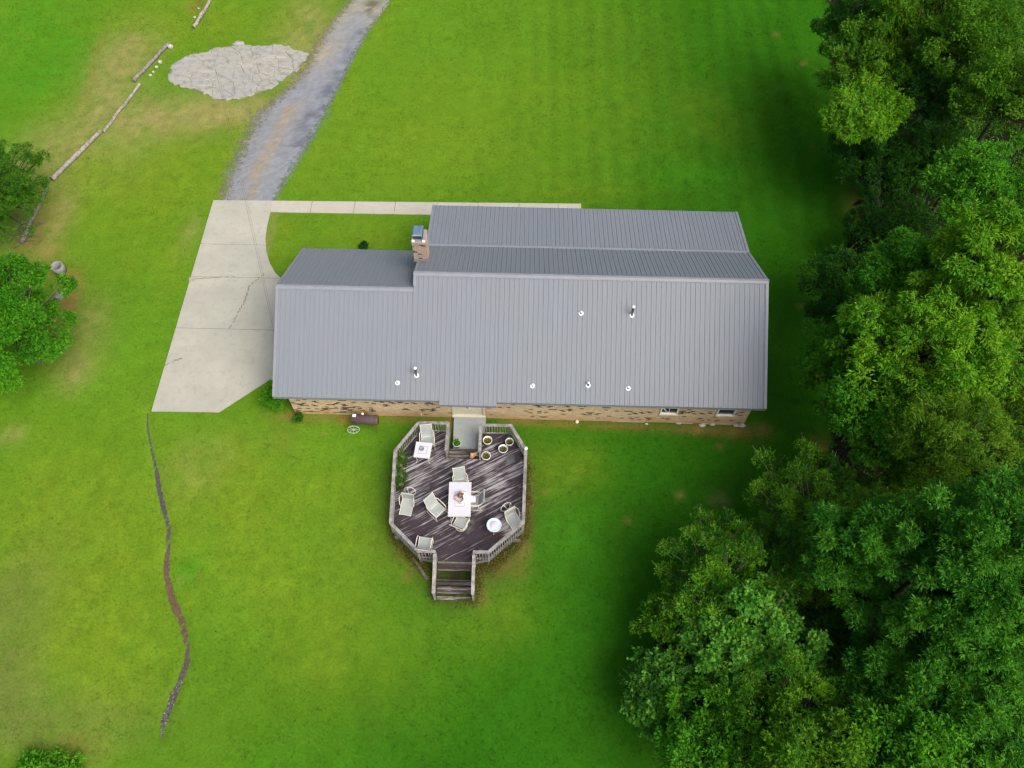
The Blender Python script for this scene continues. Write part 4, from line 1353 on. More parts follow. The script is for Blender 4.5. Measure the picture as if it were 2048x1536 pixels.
WG = 'trees of the wood to the right of the house'
wood = [
    # px, py, top, r, rz, spec, leaves, trunk, label
    (1722, 62, 7.5, 2.3, 2.0, 'dark', 26000, 'bark', 'dark blue green bushy tree in the top corner of the wood by the lawn'),
    (1812, 18, 10.5, 1.7, 2.0, 'droopy', 20000, 'bark', 'yellow green tree cut by the top edge behind the dark bushy tree'),
    (1935, 62, 11.5, 2.9, 2.6, 'oak', 40000, 'bark', 'broad green tree with yellow shoots at the top of the wood'),
    (1728, 226, 7.6, 1.6, .85, 'droopy', 15000, 'pale_bark', 'pale yellow green oak limb reaching farthest over the upper lawn'),
    (1752, 138, 8.4, 2.6, 2.1, 'oak', 34000, 'bark', 'mid green oak at the lawn edge just above the pale limb'),
    (1868, 190, 8.5, 2.5, 2.2, 'dark', 26000, 'pale_bark', 'dark glossy tree in the middle of the upper wood'),
    (2020, 190, 11.5, 2.2, 2.2, 'oak', 22000, 'bark', 'tall olive tree against the right edge, upper wood'),
    (1765, 312, 5.4, 2.4, 2.0, 'dark', 26000, 'bark', 'dark shrubby tree filling the bay of the upper lawn edge'),
    (1890, 330, 5.2, 1.9, 1.8, 'dark', 14000, 'bark', 'shaded dark tree below the gap in the upper wood'),
    (1985, 385, 10.0, 2.2, 1.6, 'bright', 22000, 'bark', 'bright leafy branches at the right edge above the tallest yellow tree'),
    (1800, 470, 4.4, 2.3, 1.7, 'dark', 20000, 'bark', 'low dark thicket tree level with the porch roof'),
    (1962, 560, 13.0, 2.1, 3.2, 'droopy', 38000, 'bark', 'tallest yellow green tree with long hanging leaves at the right edge'),
    (1815, 565, 9.5, 1.9, 1.8, 'bright', 22000, 'bark', 'bright green tree beside the tallest yellow tree'),
    (1695, 585, 4.8, 1.8, 1.6, 'dark', 18000, 'bark', 'small dark tree nearest the right end of the ridge'),
    (1830, 690, 10.5, 2.5, 2.4, 'droopy', 36000, 'bark', 'broad bright tree straight to the right of the house'),
    (1712, 715, 6.5, 2.0, 2.0, 'bright', 26000, 'bark', 'mid green tree with dark hollows facing the house gable'),
    (1935, 745, 9.5, 1.6, 1.8, 'droopy', 16000, 'bark', 'light green tree with a dark gap below it, right of the broad bright tree'),
    (2020, 700, 7.0, 2.0, 2.0, 'olive', 16000, 'bark', 'shaded olive tree at the right edge under the tallest tree'),
    (1748, 830, 7.5, 2.2, 2.0, 'bright', 28000, 'bark', 'green tree beside the lower right corner of the house'),
    (2005, 815, 9.0, 1.8, 2.0, 'olive', 18000, 'bark', 'brownish olive tree at the right edge level with the lower eave'),
    (1893, 880, 9.8, 1.9, 2.0, 'olive', 22000, 'bark', 'feathery yellow olive tree in the middle of the wood'),
    (2000, 960, 8.0, 2.0, 1.8, 'dark', 16000, 'bark', 'dark tree at the right edge below the feathery olive tree'),
    (1830, 975, 5.8, 1.9, 1.6, 'oak', 16000, 'bark', 'shaded green tree behind the twiggy shrub tree'),
    (1626, 1035, 5.6, 2.8, 2.1, 'fine', 50000, 'pale_bark', 'fine leaved twiggy tree with yellow shoot tips below the house corner'),
    (1440, 1168, 5.2, 2.35, 1.9, 'fine', 42000, 'pale_bark', 'smaller twiggy tree standing farthest out on the lower lawn'),
    (1560, 1130, 4.2, 1.8, 1.6, 'fine', 20000, 'pale_bark', 'low shaded twiggy tree between the two yellow tipped ones'),
    (1702, 1105, 9.0, 1.6, 2.4, 'star', 34000, 'bark', 'blue green tree with star shaped leaf tufts, narrow crown'),
    (1905, 1110, 11.0, 2.5, 2.4, 'star', 44000, 'bark', 'large tree with light star shaped tufts at the right edge'),
    (2020, 1060, 12.0, 1.7, 1.8, 'star', 20000, 'bark', 'light tufted treetop touching the right edge above the large one'),
    (1990, 1255, 10.5, 1.9, 1.8, 'star', 24000, 'bark', 'bright tufted tree at the right edge below the large one'),
    (1838, 1325, 8.0, 2.0, 1.9, 'star', 30000, 'bark', 'rounded dark tufted tree beside the black hollow'),
    (1690, 1290, 4.2, 1.7, 1.5, 'dark', 14000, 'bark', 'low dark tree inside the black hollow of the lower wood'),
    (1960, 1440, 9.0, 2.2, 2.0, 'star', 28000, 'bark', 'tufted tree in the bottom right corner'),
    (1570, 1450, 6.5, 2.0, 1.8, 'fine', 30000, 'bark', 'yellowish sapling tree at the bottom edge under the vines'),
    (1440, 1490, 5.0, 1.8, 1.5, 'bright', 18000, 'bark', 'green sapling tree at the bottom edge by the lawn'),
    (1750, 1470, 7.0, 1.9, 1.7, 'star', 22000, 'bark', 'tufted tree at the bottom edge right of the yellowish sapling'),
    (1640, 1530, 7.5, 1.5, 1.4, 'oak', 14000, 'bark', 'treetop cut by the bottom edge between the saplings'),
    (1860, 1530, 8.5, 1.7, 1.4, 'bright', 14000, 'bark', 'bright treetop cut by the bottom edge, right part'),
]
for k, (px, py, top, r, rz, spec, nl_, tk, label) in enumerate(wood):
    tree('wild_shrub' if top < 4.7 else 'forest_tree', px, py, top, r * 1.08, rz * 1.05, spec, label, 'tree', nl_, WG, seed=100 + k, trunk=tk, lean={3: 3.4, 4: 1.8, 0: 1.2, 13: .9, 7: .6}.get(k, 0.0))
tree('wild_shrub', 1350, 1250, 3.3, 1.25, 1.2, 'fine', 'twiggy shrub at the lawn edge just above the low vine draped bush', 'tree', 12000, WG, seed=203, trunk='pale_bark')
tree('wild_shrub', 1395, 1310, 2.6, 1.3, 1.0, 'dark', 'dark shrub between the vine covered tree and the vine draped bush', 'tree', 10000, WG, seed=204)
tree('wild_shrub', 1822, 1195, 4.6, 2.1, 1.8, 'dark', 'dark shrub under the large tufted tree at the right edge', 'tree', 18000, WG, seed=206)
tree('wild_shrub', 1880, 300, 3.5, 2.3, 1.6, 'dark', 'deeply shaded shrub in the hollow of the upper wood', 'tree', 14000, WG, seed=205)
tree('vine_covered_tree', 1490, 1285, 5.6, 2.3, 1.9, 'fine', 'tree smothered in round leaved vines at the edge of the lower lawn', 'tree', 12000, WG, seed=201, trunk='pale_bark', vine=26000)
tree('vine_covered_tree', 1325, 1395, 3.4, 1.3, 1.5, 'dark', 'low vine draped bush reaching farthest into the lower lawn', 'bush', 8000, WG, seed=202, trunk='pale_bark', vine=9000)

# trees on the left
tree('broadleaf_tree', 2, 642, 6.2, 2.85, 2.6, 'bright', 'leafy green tree leaning in from the left edge beside the driveway lawn', 'tree', 52000, None, 301, 'pale_bark', ncl=110)
tree('pine_tree', -22, 384, 5.0, 3.2, 2.4, 'pine', 'soft needled tree at the left edge beside the timber border', 'tree', 48000, None, 302, lean=-1.6)
tree('leafy_bush', 88, 1575, .7, 1.1, .32, 'bright', 'low bush with yellow shoots in the bottom left corner', 'bush', 4200, None, 303, tr=.04)
tree('house_shrub', 553, 790, 1.5, .55, .7, 'bright', 'dark green shrub under the lower left eave', 'bush', 7000, None, 304, tr=.04, ncl=12)
tree('house_shrub', 595, 838, .5, .22, .25, 'dark', 'small dark plant at the foot of the brick corner', 'plant', 500, None, 305, tr=.015, ncl=4)
tree('grass_clump', 728, 491, .35, .16, .18, 'dark', 'dark weedy clump behind the roof of the left wing', 'plant', 1400, None, 306, tr=.02, ncl=6)

# undergrowth of the wood
rg = np.random.default_rng(77)
nU = 46000
ux, uy = rg.uniform(4, 36, nU), rg.uniform(2, 56, nU)
kk = in_poly(ux, uy, wood_poly) & (fbm(ux * .5, uy * .5, 91) > .40)
ux, uy = ux[kk], uy[kk]
uz = rg.random(len(ux)) ** 2 * 1.4 * fbm(ux * .4, uy * .4, 92)
P = np.stack([ux, uy, uz], 1); nn_ = len(P)
D = rg.normal(size=(nn_, 3)) * (1, 1, .4); Nn = np.array((0, 0, 1.)) + rg.normal(size=(nn_, 3)) * .4
V, F, c = leaf_cloud(P, D, Nn, rg.uniform(.1, .24, nn_), rg.uniform(.05, .13, nn_), np.array((.03, .085, .014)) * rg.uniform(.6, 1.5, nn_)[:, None])
ug = link('undergrowth', np_mesh('undergrowth', V, F, M['leaf'], c), None, 'stuff')
tag(ug, 'dark leafy undergrowth on the floor of the wood', 'undergrowth')

# weeds and fallen leaves round the foot of the deck
pts_w = []
rg = np.random.default_rng(5)
foot = [(-5.75, 16.2), (-5.6, 12.6), (-4.25, 11.25), (-3.6, 11.2), (-3.6, 9.8), (-1.65, 9.75), (-1.6, 11.2), (-1.1, 11.25), (.42, 12.75), (.48, 16.4), (-.35, 17.75)]
F_ = resample(foot, 400)
wt = np.interp(np.arange(400), [0, 70, 110, 140, 175, 200, 235, 275, 330, 400], [.25, .35, .8, .3, .2, .5, 1, 1, .9, .3])
ki = rg.choice(400, 6500, p=wt / wt.sum())
P = np.concatenate([F_[ki] + rg.normal(0, .16, (6500, 2)), (rg.random((6500, 1)) ** 2 * .28)], 1)
D = rg.normal(size=(6500, 3)); Nn = np.array((0, 0, 1.)) + rg.normal(size=(6500, 3)) * .6
cw = np.where(rg.random((6500, 1)) < .55, np.array((.17, .10, .035)), np.array((.10, .13, .02))) * rg.uniform(.5, 1.4, (6500, 1))
V, F, c = leaf_cloud(P, D, Nn, rg.uniform(.03, .1, 6500), rg.uniform(.02, .05, 6500), cw)
ll = link('leaf_litter', np_mesh('leaf_litter', V, F, M['leaf'], c), None, 'stuff')
tag(ll, 'brown leaves and low weeds along the foot of the deck', 'leaf litter')


# ------------------------------------------------------------------ furniture on the deck
def chair(label, pos, rz, swivel=False, tip=0.0, group='sling patio chairs on the deck'):
    t = empty('patio_chair', pos, 0, label, 'chair', group)
    pts = [(-.30, .405), (-.24, .43), (-.05, .40), (.17, .365), (.25, .40), (.30, .50), (.40, .76), (.50, 1.02), (.52, 1.04)]
    # world placement with optional tipping about the rear foot
    MT = Matrix.Rotation(rz, 4, 'Z')
    if tip:
        piv = Vector((0, .27, 0))
        MT = MT @ Matrix.Translation((0, 0, .012)) @ Matrix.Translation(piv) @ Matrix.Rotation(-tip, 4, 'X') @ Matrix.Translation(-piv)

    def put(mb, name, mat):
        mb.v = [tuple(MT @ Vector(q)) for q in mb.v]
        return mb.build(name, mat, t)
    s = MB()
    W = .255
    n = len(pts)
    vs = [(x, y, z - (.018 if abs(x) < .01 else 0)) for y, z in pts for x in (-W, 0, W)] + [(x, y, z - .01 - (.018 if abs(x) < .01 else 0)) for y, z in pts for x in (-W, 0, W)]
    fs = []
    for i in range(n - 1):
        for j in range(2):
            a = i * 3 + j
            fs += [(a, a + 1, a + 4, a + 3), (3 * n + a, 3 * n + a + 3, 3 * n + a + 4, 3 * n + a + 1)]
    s.add(vs, fs, True)
    put(s, 'sling', M['sling'])
    f = MB()
    for sx in (-1, 1):
        f.tube([(sx * .268, y, z) for y, z in pts], .017, 6)
    f.tube([(-.268, -.27, .405), (.268, -.27, .405)], .014); f.tube([(-.268, .5, 1.02), (.268, .5, 1.02)], .016); f.tube([(-.268, .2, .36), (.268, .2, .36)], .014)
    put(f, 'frame', M['cream'])
    for sx in (-1, 1):
        a = MB(); a.tube([(sx * .275, .36, .66), (sx * .33, .25, .645), (sx * .34, 0, .63), (sx * .335, -.18, .635), (sx * .325, -.26, .60)], [.018, .022, .024, .024, .018], 7)
        put(a, 'armrest', M['cream'])
    if not swivel:
        for sx in (-1, 1):
            l = MB(); l.tube([(sx * .325, -.26, .60), (sx * .315, -.30, .40), (sx * .31, -.31, .015)], .017); put(l, 'leg', M['cream'])
            l = MB(); l.tube([(sx * .275, .22, .38), (sx * .30, .30, .2), (sx * .31, .36, .015)], .017); put(l, 'leg', M['cream'])
            l = MB(); l.tube([(sx * .31, -.31, .03), (sx * .31, 0, .06), (sx * .31, .36, .03)], .012); put(l, 'side_brace', M['cream'])
    else:
        for sx in (-1, 1):
            l = MB(); l.tube([(sx * .325, -.26, .60), (sx * .30, -.24, .45), (sx * .268, -.15, .41)], .016); put(l, 'arm_support', M['cream'])
        b = MB(); b.ring((0, 0, .03), .27, .018, 22, 6)
        for k in range(4):
            b.tube([(.27 * math.cos(k * 1.571 + .4), .27 * math.sin(k * 1.571 + .4), .035), (.06 * math.cos(k * 1.571 + .4), .06 * math.sin(k * 1.571 + .4), .2)], .014)
        b.tube([(0, 0, .18), (0, 0, .36)], .04, 10)
        put(b, 'swivel_base', M['cream'])
    return t


def on_deck(px, py, z, dy=0.0, rz=0.0):
    X, Y = G(px, py, DZ + z)
    o = Matrix.Rotation(rz, 2) @ Vector((0, dy))
    return (X - o.x, Y - o.y, DZ + .004)


chair('high backed sling chair in the corner behind the square table', on_deck(851, 849, 1.03, .5, R(8)), R(8))
chair('sling chair at the far end of the long table', on_deck(917, 935, 1.03, .5, R(12)), R(12))
chair('sling chair left of the long table, turned towards its corner', on_deck(856, 993, 1.03, .5, R(47)), R(47))
chair('sling chair with the seated person, right of the long table', on_deck(968, 991, 1.0, .5, R(-88)), R(-88))
chair('swivel sling chair pushed against the near end of the long table', on_deck(921, 1050, .2, .05, R(158)), R(158), True)
chair('empty sling chair beside the left rail, next to the steps', on_deck(842, 1099.5, 1.03, .5, R(174)), R(174))
chair('swivel chair tipped onto its back beside the left rail', on_deck(821, 976, .3, .1, R(172)), R(172), True, R(76))
chair('swivel chair tipped onto its back in the right corner by the round table', on_deck(1009, 1009, .3, .1, R(-147)), R(-147), True, R(76))


def table(name, label, corners_px, H, inlay, cat='table'):
    P = [Vector(G(*q, DZ + H)) for q in corners_px]
    c = sum(P, Vector((0, 0))) / 4
    ax = ((P[1] - P[0]) + (P[2] - P[3])).normalized(); rz = math.atan2(ax.y, ax.x)
    w = ((P[1] - P[0]).length + (P[2] - P[3]).length) / 2; d = ((P[3] - P[0]).length + (P[2] - P[1]).length) / 2
    t = empty(name, (c.x, c.y, DZ + .004), rz, label, cat)
    mb = MB(); mb.box(-w / 2, w / 2, -d / 2, d / 2, H - .035, H); mb.build('table_top', M['white'], t)
    mb = MB(); e = .022
    for x0, x1, y0, y1 in ((-w / 2 - e, w / 2 + e, -d / 2 - e, -d / 2 - .001), (-w / 2 - e, w / 2 + e, d / 2 + .001, d / 2 + e), (-w / 2 - e, -w / 2 - .001, -d / 2 - .001, d / 2 + .001), (w / 2 + .001, w / 2 + e, -d / 2 - .001, d / 2 + .001)):
        mb.box(x0, x1, y0, y1, H - .045, H - .004)
    mb.build('rim', M['cream'], t)
    iw, idp = inlay
    mb = MB(); q = .014
    for x0, x1, y0, y1 in ((-iw, iw, -idp, -idp + q), (-iw, iw, idp - q, idp), (-iw, -iw + q, -idp + q, idp - q), (iw - q, iw, -idp + q, idp - q)):
        mb.box(x0, x1, y0, y1, H, H + .004)
    mb.build('inlay_line', M['line'], t)
    for sx in (-1, 1):
        for sy in (-1, 1):
            l = MB(); x, y = sx * (w / 2 - .08), sy * (d / 2 - .08)
            l.tube([(x, y, H - .04), (x + sx * .015, y + sy * .015, H * .55), (x - sx * .015, y - sy * .015, H * .25), (x + sx * .04, y + sy * .04, .0)], [.022, .02, .018, .02], 7)
            l.build('leg', M['cream'], t)
    return t, c, rz


table('dining_table', 'long white patio table in the middle of the deck', [(900, 965), (942, 965), (940, 1032), (896, 1032)], .72, (.215, .36))
_, sq_c, sq_r = table('square_table', 'square white table with a dark inlay square by the back rail', [(833, 884), (864, 887), (858, 916), (828, 913)], .70, (.2, .2))
mb = MB(); mb.lathe([(0, .0), (.1, .0), (.115, .02), (.11, .05), (.085, .052), (.08, .025), (0, .02)], 18)
ash = mb.build('ashtray', M['old_concrete'], None); ash.location = (sq_c.x - .05, sq_c.y + .05, DZ + .704)
tag(ash, 'round grey dish on the square white table', 'dish')
rt = empty('round_table', (*G(988, 1050, DZ + .5), DZ + .004), 0, 'round white side table with a pale rim in the lower right of the deck', 'table')
mb = MB(); mb.lathe([(0, .485), (.33, .485), (.335, .495), (.33, .51), (.3, .512), (.285, .5), (.2, .5)], 32); mb.build('rim', M['glass_top'], rt)
mb = MB(); mb.lathe([(.205, .498), (.2, .506), (0, .508)], 28); mb.build('table_top', M['white'], rt)
for k in range(3):
    mb = MB(); a = k * 2.094 + .5; mb.tube([(.25 * math.cos(a), .25 * math.sin(a), .488), (.16 * math.cos(a), .16 * math.sin(a), .24), (.27 * math.cos(a), .27 * math.sin(a), 0)], .014); mb.build('leg', M['cream'], rt)


def leaf_tuft(seed, r, h, n, l, w, c1, c2, up=.8):
    rg = np.random.default_rng(seed)
    a = rg.random(n) * 6.283; q = np.sqrt(rg.random(n)) * r
    P = np.stack([np.cos(a) * q, np.sin(a) * q, rg.random(n) * h], 1)
    D = np.stack([np.cos(a), np.sin(a), np.full(n, up)], 1) + rg.normal(size=(n, 3)) * .5
    Nn = np.array((0, 0, 1.)) + rg.normal(size=(n, 3)) * .4
    t = rg.random(n)[:, None]
    return leaf_cloud(P, D, Nn, l * rg.uniform(.6, 1.3, n), w * rg.uniform(.7, 1.2, n), (np.array(c1) * (1 - t) + np.array(c2) * t) * rg.uniform(.7, 1.2, (n, 1)))


def pot_plant(px, py, label, c1, c2, seed, base=DZ, r=.22, h=.34, n=150, hp=.14, up=1.0):
    X, Y = G(px, py, base + h)
    t = empty('potted_plant', (X, Y, base + .004), 0, label, 'potted plant', 'potted plants by the back steps')
    mb = MB(); mb.lathe([(0, .0), (r * .68, .0), (r * .9, h * .8), (r, h * .82), (r * 1.02, h), (r * .9, h), (r * .78, h * .5)], 24); mb.build('pot', M['pot'], t)
    mb = MB(); mb.lathe([(r * .79, h * .52), (0, h * .55)], 20); mb.build('soil', M['soil'], t)
    V, F, c = leaf_tuft(seed, r * .5, hp, n, .08, .03, c1, c2, up)
    V[:, 2] += h * .54
    link('leaves', np_mesh('leaves', V, F, M['leaf'], c), t)
    return t


pot_plant(975, 880, 'white pot of yellowing plants in the corner of the back rail', (.17, .15, .012), (.24, .20, .02), 1)
pot_plant(1019, 883, 'white pot nearest the right diagonal rail, grey green plant', (.10, .13, .03), (.15, .17, .05), 2, r=.2)
pot_plant(1006, 897, 'white pot of grey green plants in the middle of the right corner', (.11, .13, .035), (.16, .17, .06), 3)
pot_plant(972, 911, 'white pot with a taller green sprig beside the recessed step', (.08, .15, .01), (.18, .20, .02), 4, hp=.24)
pot_plant(914, 886, 'pale pot of bright green foliage on the grey landing', (.05, .22, .012), (.10, .30, .02), 5, base=.2, r=.2, h=.3, n=420, hp=.34, up=.6)

# long leaved plants along the left rail
for k, (px, py, hh) in enumerate(((803, 930, .55), (804, 952, .5), (802, 968, .35), (806, 912, .5))):
    X, Y = G(px, py, DZ + .25)
    V, F, c = leaf_tuft(40 + k, .16, hh * .5, 90, .3, .035, (.05, .17, .012), (.12, .25, .02), 1.4)
    t = empty('rail_plant', (X, Y, DZ), 0, ['bright strap leaved plant inside the left rail, behind the tipped chair', 'second strap leaved plant along the left rail, the fullest', 'short strap leaved plant beside the tipped chair', 'strap leaved plant in the angle of the left rail'][k], 'plant', 'plants along the left rail')
    link('leaves', np_mesh('leaves', V, F, M['leaf'], c), t)
    mb = MB(); mb.lathe([(0, 0), (.09, 0), (.12, .16), (.1, .16), (.09, .13), (0, .13)], 12); mb.build('pot', M['old_wood'], t)

# ginger cat on the recessed step
def skin(name, verts, edges, radii, mat, parent=None, root=0, levels=2):
    me = bpy.data.meshes.new(name)
    me.from_pydata(verts, edges, [])
    o = link(name, me, parent)
    sk = o.modifiers.new('skin', 'SKIN')
    for i, r in enumerate(radii):
        d = me.skin_vertices[0].data[i]
        d.radius = (r, r) if not isinstance(r, tuple) else r
        d.use_root = (i == root)
    sub = o.modifiers.new('sub', 'SUBSURF'); sub.levels = sub.render_levels = levels
    bpy.context.view_layer.update()
    dg = bpy.context.evaluated_depsgraph_get()
    m2 = bpy.data.meshes.new_from_object(o.evaluated_get(dg))
    o.modifiers.clear()
    o.data = m2
    m2.materials.clear(); m2.materials.append(mat)
    m2.polygons.foreach_set('use_smooth', [True] * len(m2.polygons))
    return o


cx, cy = G(948, 909, .6)
cat = empty('cat', (cx, cy, .504), R(18), 'ginger and white cat lying on the dark step behind the deck', 'cat')
cv = [(-.16, 0, .09), (-.05, .01, .10), (.07, 0, .10), (.13, .01, .13), (.18, .015, .165), (.235, .01, .155), (-.2, -.05, .04), (-.15, -.12, .03), (-.05, -.15, .025), (.11, -.06, .05), (.2, -.09, .022), (.1, .07, .05), (.19, .09, .022), (-.12, -.07, .06), (-.03, -.10, .022), (-.13, .07, .06), (-.04, .1, .022), (.175, -.035, .215), (.175, .06, .215)]
ce = [(0, 1), (1, 2), (2, 3), (3, 4), (4, 5), (0, 6), (6, 7), (7, 8), (2, 9), (9, 10), (2, 11), (11, 12), (0, 13), (13, 14), (0, 15), (15, 16), (4, 17), (4, 18)]
cr_ = [.085, .095, .08, .052, .055, .025, .024, .019, .014, .03, .021, .03, .021, .05, .024, .05, .024, .014, .014]
b = skin('body', cv, ce, cr_, M['fur'], cat, 1)
wm = MB(); wm.blob((.24, .012, .15), .03, 2, rough=.03, sz=(1, 1, .8)); wm.build('muzzle', M['shirt'], cat)

# person at the table
chp = Vector(on_deck(968, 991, 1.0, .5, R(-88)))
person = empty('person', chp, R(-88), 'person in a pale pink top and mauve trousers leaning over the long table', 'person')
pv = {'pel': (0, .10, .50), 'sp': (0, -.06, .64), 'ch': (0, -.30, .83), 'nk': (0, -.46, .93), 'hd': (0, -.55, .98), 'cr': (0, -.62, 1.05),
      'lh': (-.1, .07, .50), 'lk': (-.12, -.34, .52), 'la': (-.12, -.33, .09), 'lt': (-.12, -.47, .04), 'rh': (.1, .07, .50), 'rk': (.12, -.34, .52), 'ra': (.12, -.33, .09), 'rt': (.12, -.47, .04),
      'ls': (-.19, -.36, .86), 'le': (-.27, -.55, .79), 'lw': (-.1, -.74, .775), 'rs': (.19, -.36, .86), 're': (.27, -.55, .79), 'rw': (.1, -.74, .775)}
names = list(pv)
er = {'pel': .145, 'sp': .135, 'ch': .15, 'nk': .06, 'hd': .095, 'cr': .08, 'lh': .1, 'lk': .07, 'la': .045, 'lt': .035, 'rh': .1, 'rk': .07, 'ra': .045, 'rt': .035, 'ls': .07, 'le': .048, 'lw': .032, 'rs': .07, 're': .048, 'rw': .032}
ee = [('pel', 'sp'), ('sp', 'ch'), ('ch', 'nk'), ('nk', 'hd'), ('hd', 'cr'), ('pel', 'lh'), ('lh', 'lk'), ('lk', 'la'), ('la', 'lt'), ('pel', 'rh'), ('rh', 'rk'), ('rk', 'ra'), ('ra', 'rt'), ('ch', 'ls'), ('ls', 'le'), ('le', 'lw'), ('ch', 'rs'), ('rs', 're'), ('re', 'rw')]
vl = [pv[q] for q in names]; el = [(names.index(a), names.index(b)) for a, b in ee]; rl_ = [er[q] for q in names]
for sgn, wn_ in ((-1, 'lw'), (1, 'rw')):
    w_ = Vector(pv[wn_]); wi = names.index(wn_)
    palm = w_ + Vector((-sgn * .035, -.055, -.008)); vl.append(tuple(palm)); rl_.append(.028); pi_ = len(vl) - 1; el.append((wi, pi_))
    for k in range(4):
        a_ = palm + Vector((sgn * (.024 - .016 * k), -.042 + .004 * abs(k - 1.5), 0)); b_ = a_ + Vector((-sgn * .006, -.034, -.012))
        vl += [tuple(a_), tuple(b_)]; rl_ += [.010, .008]; el += [(pi_, len(vl) - 2), (len(vl) - 2, len(vl) - 1)]
    th = w_ + Vector((-sgn * .06, -.035, 0)); th2 = th + Vector((-sgn * .02, -.03, -.005)); vl += [tuple(th), tuple(th2)]; rl_ += [.012, .009]; el += [(wi, len(vl) - 2), (len(vl) - 2, len(vl) - 1)]
body = skin('body', vl, el, rl_, M['skin'], person, 0)
body.data.materials.append(M['shirt']); body.data.materials.append(M['trousers']); body.data.materials.append(M['line'])
for pg in body.data.polygons:
    c_ = pg.center
    if c_.z < .08: pg.material_index = 3
    elif c_.z < .585 and c_.y > -.5: pg.material_index = 2
    elif c_.y > -.445 and c_.z > .58: pg.material_index = 1
    elif abs(c_.x) > .16 and c_.y > -.52: pg.material_index = 1
hm = MB()
hm.blob((0, -.565, 1.03), .118, 4, 14, 10, .03, (.95, 1.0, .95))
for k in range(16):
    a_ = -1.2 + 2.4 * k / 15
    hm.tube([(.09 * math.sin(a_), -.5, 1.09), (.125 * math.sin(a_), -.47, 1.02), (.13 * math.sin(a_), -.43, .95), (.11 * math.sin(a_), -.40, .92)], [.02, .022, .018, .006], 5)
hm.build('hair', M['hair'], person)

# ------------------------------------------------------------------ smoker by the wall
sm = empty('barrel_smoker', (*G(733, 848, 0.3), 0), R(-3), 'maroon barrel smoker with a spoked wheel beside the brick wall', 'barbecue')
smx, smy = sm.location.x, sm.location.y
mb = MB()
prof = [(-.64, 0.0), (-.64, .2), (-.625, .245), (.6, .245), (.62, .25), (.62, .0)]
n = 20
vs = [(x, r * math.cos(2 * math.pi * k / n), .78 + r * math.sin(2 * math.pi * k / n)) for x, r in prof for k in range(n)]
fs = [(i * n + k, i * n + (k + 1) % n, (i + 1) * n + (k + 1) % n, (i + 1) * n + k) for i in range(len(prof) - 1) for k in range(n)]
mb.add(vs, fs, True)
mb.build('barrel', M['maroon'], sm)
mb = MB(); mb.ring((0, 0, 0), .252, .012, 22, 5, 'Z'); rg_ = mb.mesh('hoop', M['rust'])
for xx in (.5, .6):
    o = link('hoop', rg_, sm); o.location = (xx, 0, .78); o.rotation_euler = (0, R(90), 0)
mb = MB(); mb.tube([(-.08, .1, 1.0), (-.08, .1, 1.12)], .05, 10); mb.build('flue', M['dark_iron'], sm)
mb = MB(); mb.lathe([(0, 1.2), (.05, 1.19), (.062, 1.14), (.05, 1.12), (0, 1.12)], 12, (-.08, .1, 0)); mb.build('flue_cap', M['vent'], sm)
mb = MB(); mb.box(-.57, -.41, -.04, .1, 1.02, 1.05); mb.build('white_plate', M['vent'], sm)
for xx in (.52, -.5):
    for sy in (-1, 1):
        if xx < 0 and sy < 0: continue
        mb = MB(); mb.tube([(xx, sy * .18, .62), (xx + .02, sy * .27, 0)], .018); mb.build('leg', M['rust'], sm)
mb = MB(); mb.tube([(-.55, -.36, .30), (-.5, .3, .30)], .018); mb.tube([(-.5, -.15, .3), (-.5, -.15, .6)], .02); mb.build('axle', M['rust'], sm)
wh = empty('wheel_stand')
bpy.data.objects.remove(wh)
mb = MB(); mb.ring((0, 0, 0), .29, .022, 26, 6, 'Y'); mb.ring((0, 0, 0), .045, .03, 12, 5, 'Y')
wheel = mb.build('wheel', M['wheel'], sm); wheel.location = (-.58, -.36, .305); wheel.rotation_euler = (R(-8), R(10), R(12))
for k in range(8):
    a = k * math.pi / 4
    s = MB(); s.tube([(.05 * math.cos(a), 0, .05 * math.sin(a)), (.28 * math.cos(a), 0, .28 * math.sin(a))], .012); s.build('spoke', M['wheel'], wheel)

# ------------------------------------------------------------------ logs, stones, rubble, outcrop, pipe
def log(label, a, b, r0, r1, seed, wob=.04):
    A, B = Vector(G(*a)), Vector(G(*b))
    c = (A + B) / 2
    t = empty('timber_log', (c.x, c.y, 0), 0, label, 'log', 'old timbers edging the upper left lawn')
    rg = random.Random(seed)
    P = []
    for i in range(9):
        q = A.lerp(B, i / 8) - c
        P.append((q.x + rg.uniform(-wob, wob), q.y + rg.uniform(-wob, wob), r0 * .8))
    mb = MB(); mb.tube(P, [r0 + (r1 - r0) * i / 8 + rg.uniform(-.01, .01) for i in range(9)], 10, False); mb.build('trunk', M['log'], t)
    for i, j in ((0, 1), (8, 7)):
        e = Vector(P[i]); d = (Vector(P[i]) - Vector(P[j])).normalized()
        k = MB(); k.tube([e - d * .02, e + d * .002], (r0 if i == 0 else r1) * .96, 10); k.build('cut_end', M['old_wood'], t)
    return t


log('dark log with a hollow end highest up, cut by the top edge', (388, 58), (421, 4), .13, .11, 1)
log('crooked dark log with a white stone at its far end', (266, 166), (338, 89), .13, .12, 2, .07)
log('thinnest grey log, just below the crooked dark one', (208, 266), (279, 171), .09, .10, 3)
log('long straight pale square timber with a dark near end', (106, 361), (202, 266), .15, .12, 4, .015)
log('weathered flat timber ending in grey brushwood by the left trees', (44, 488), (97, 376), .12, .09, 5, .02)


def stone(px, py, r, label, seed, sz=(1, 1, .7), mat='pink_stone', group=None, name='pale_stone', cat='stone', z=.4):
    X, Y = G(px, py, r * z)
    mb = MB(); mb.blob((0, 0, r * z), r, seed, 9, 7, .18, sz)
    o = mb.build(name, M[mat], None); o.location = (X, Y, 0)
    return tag(o, label, cat, group)


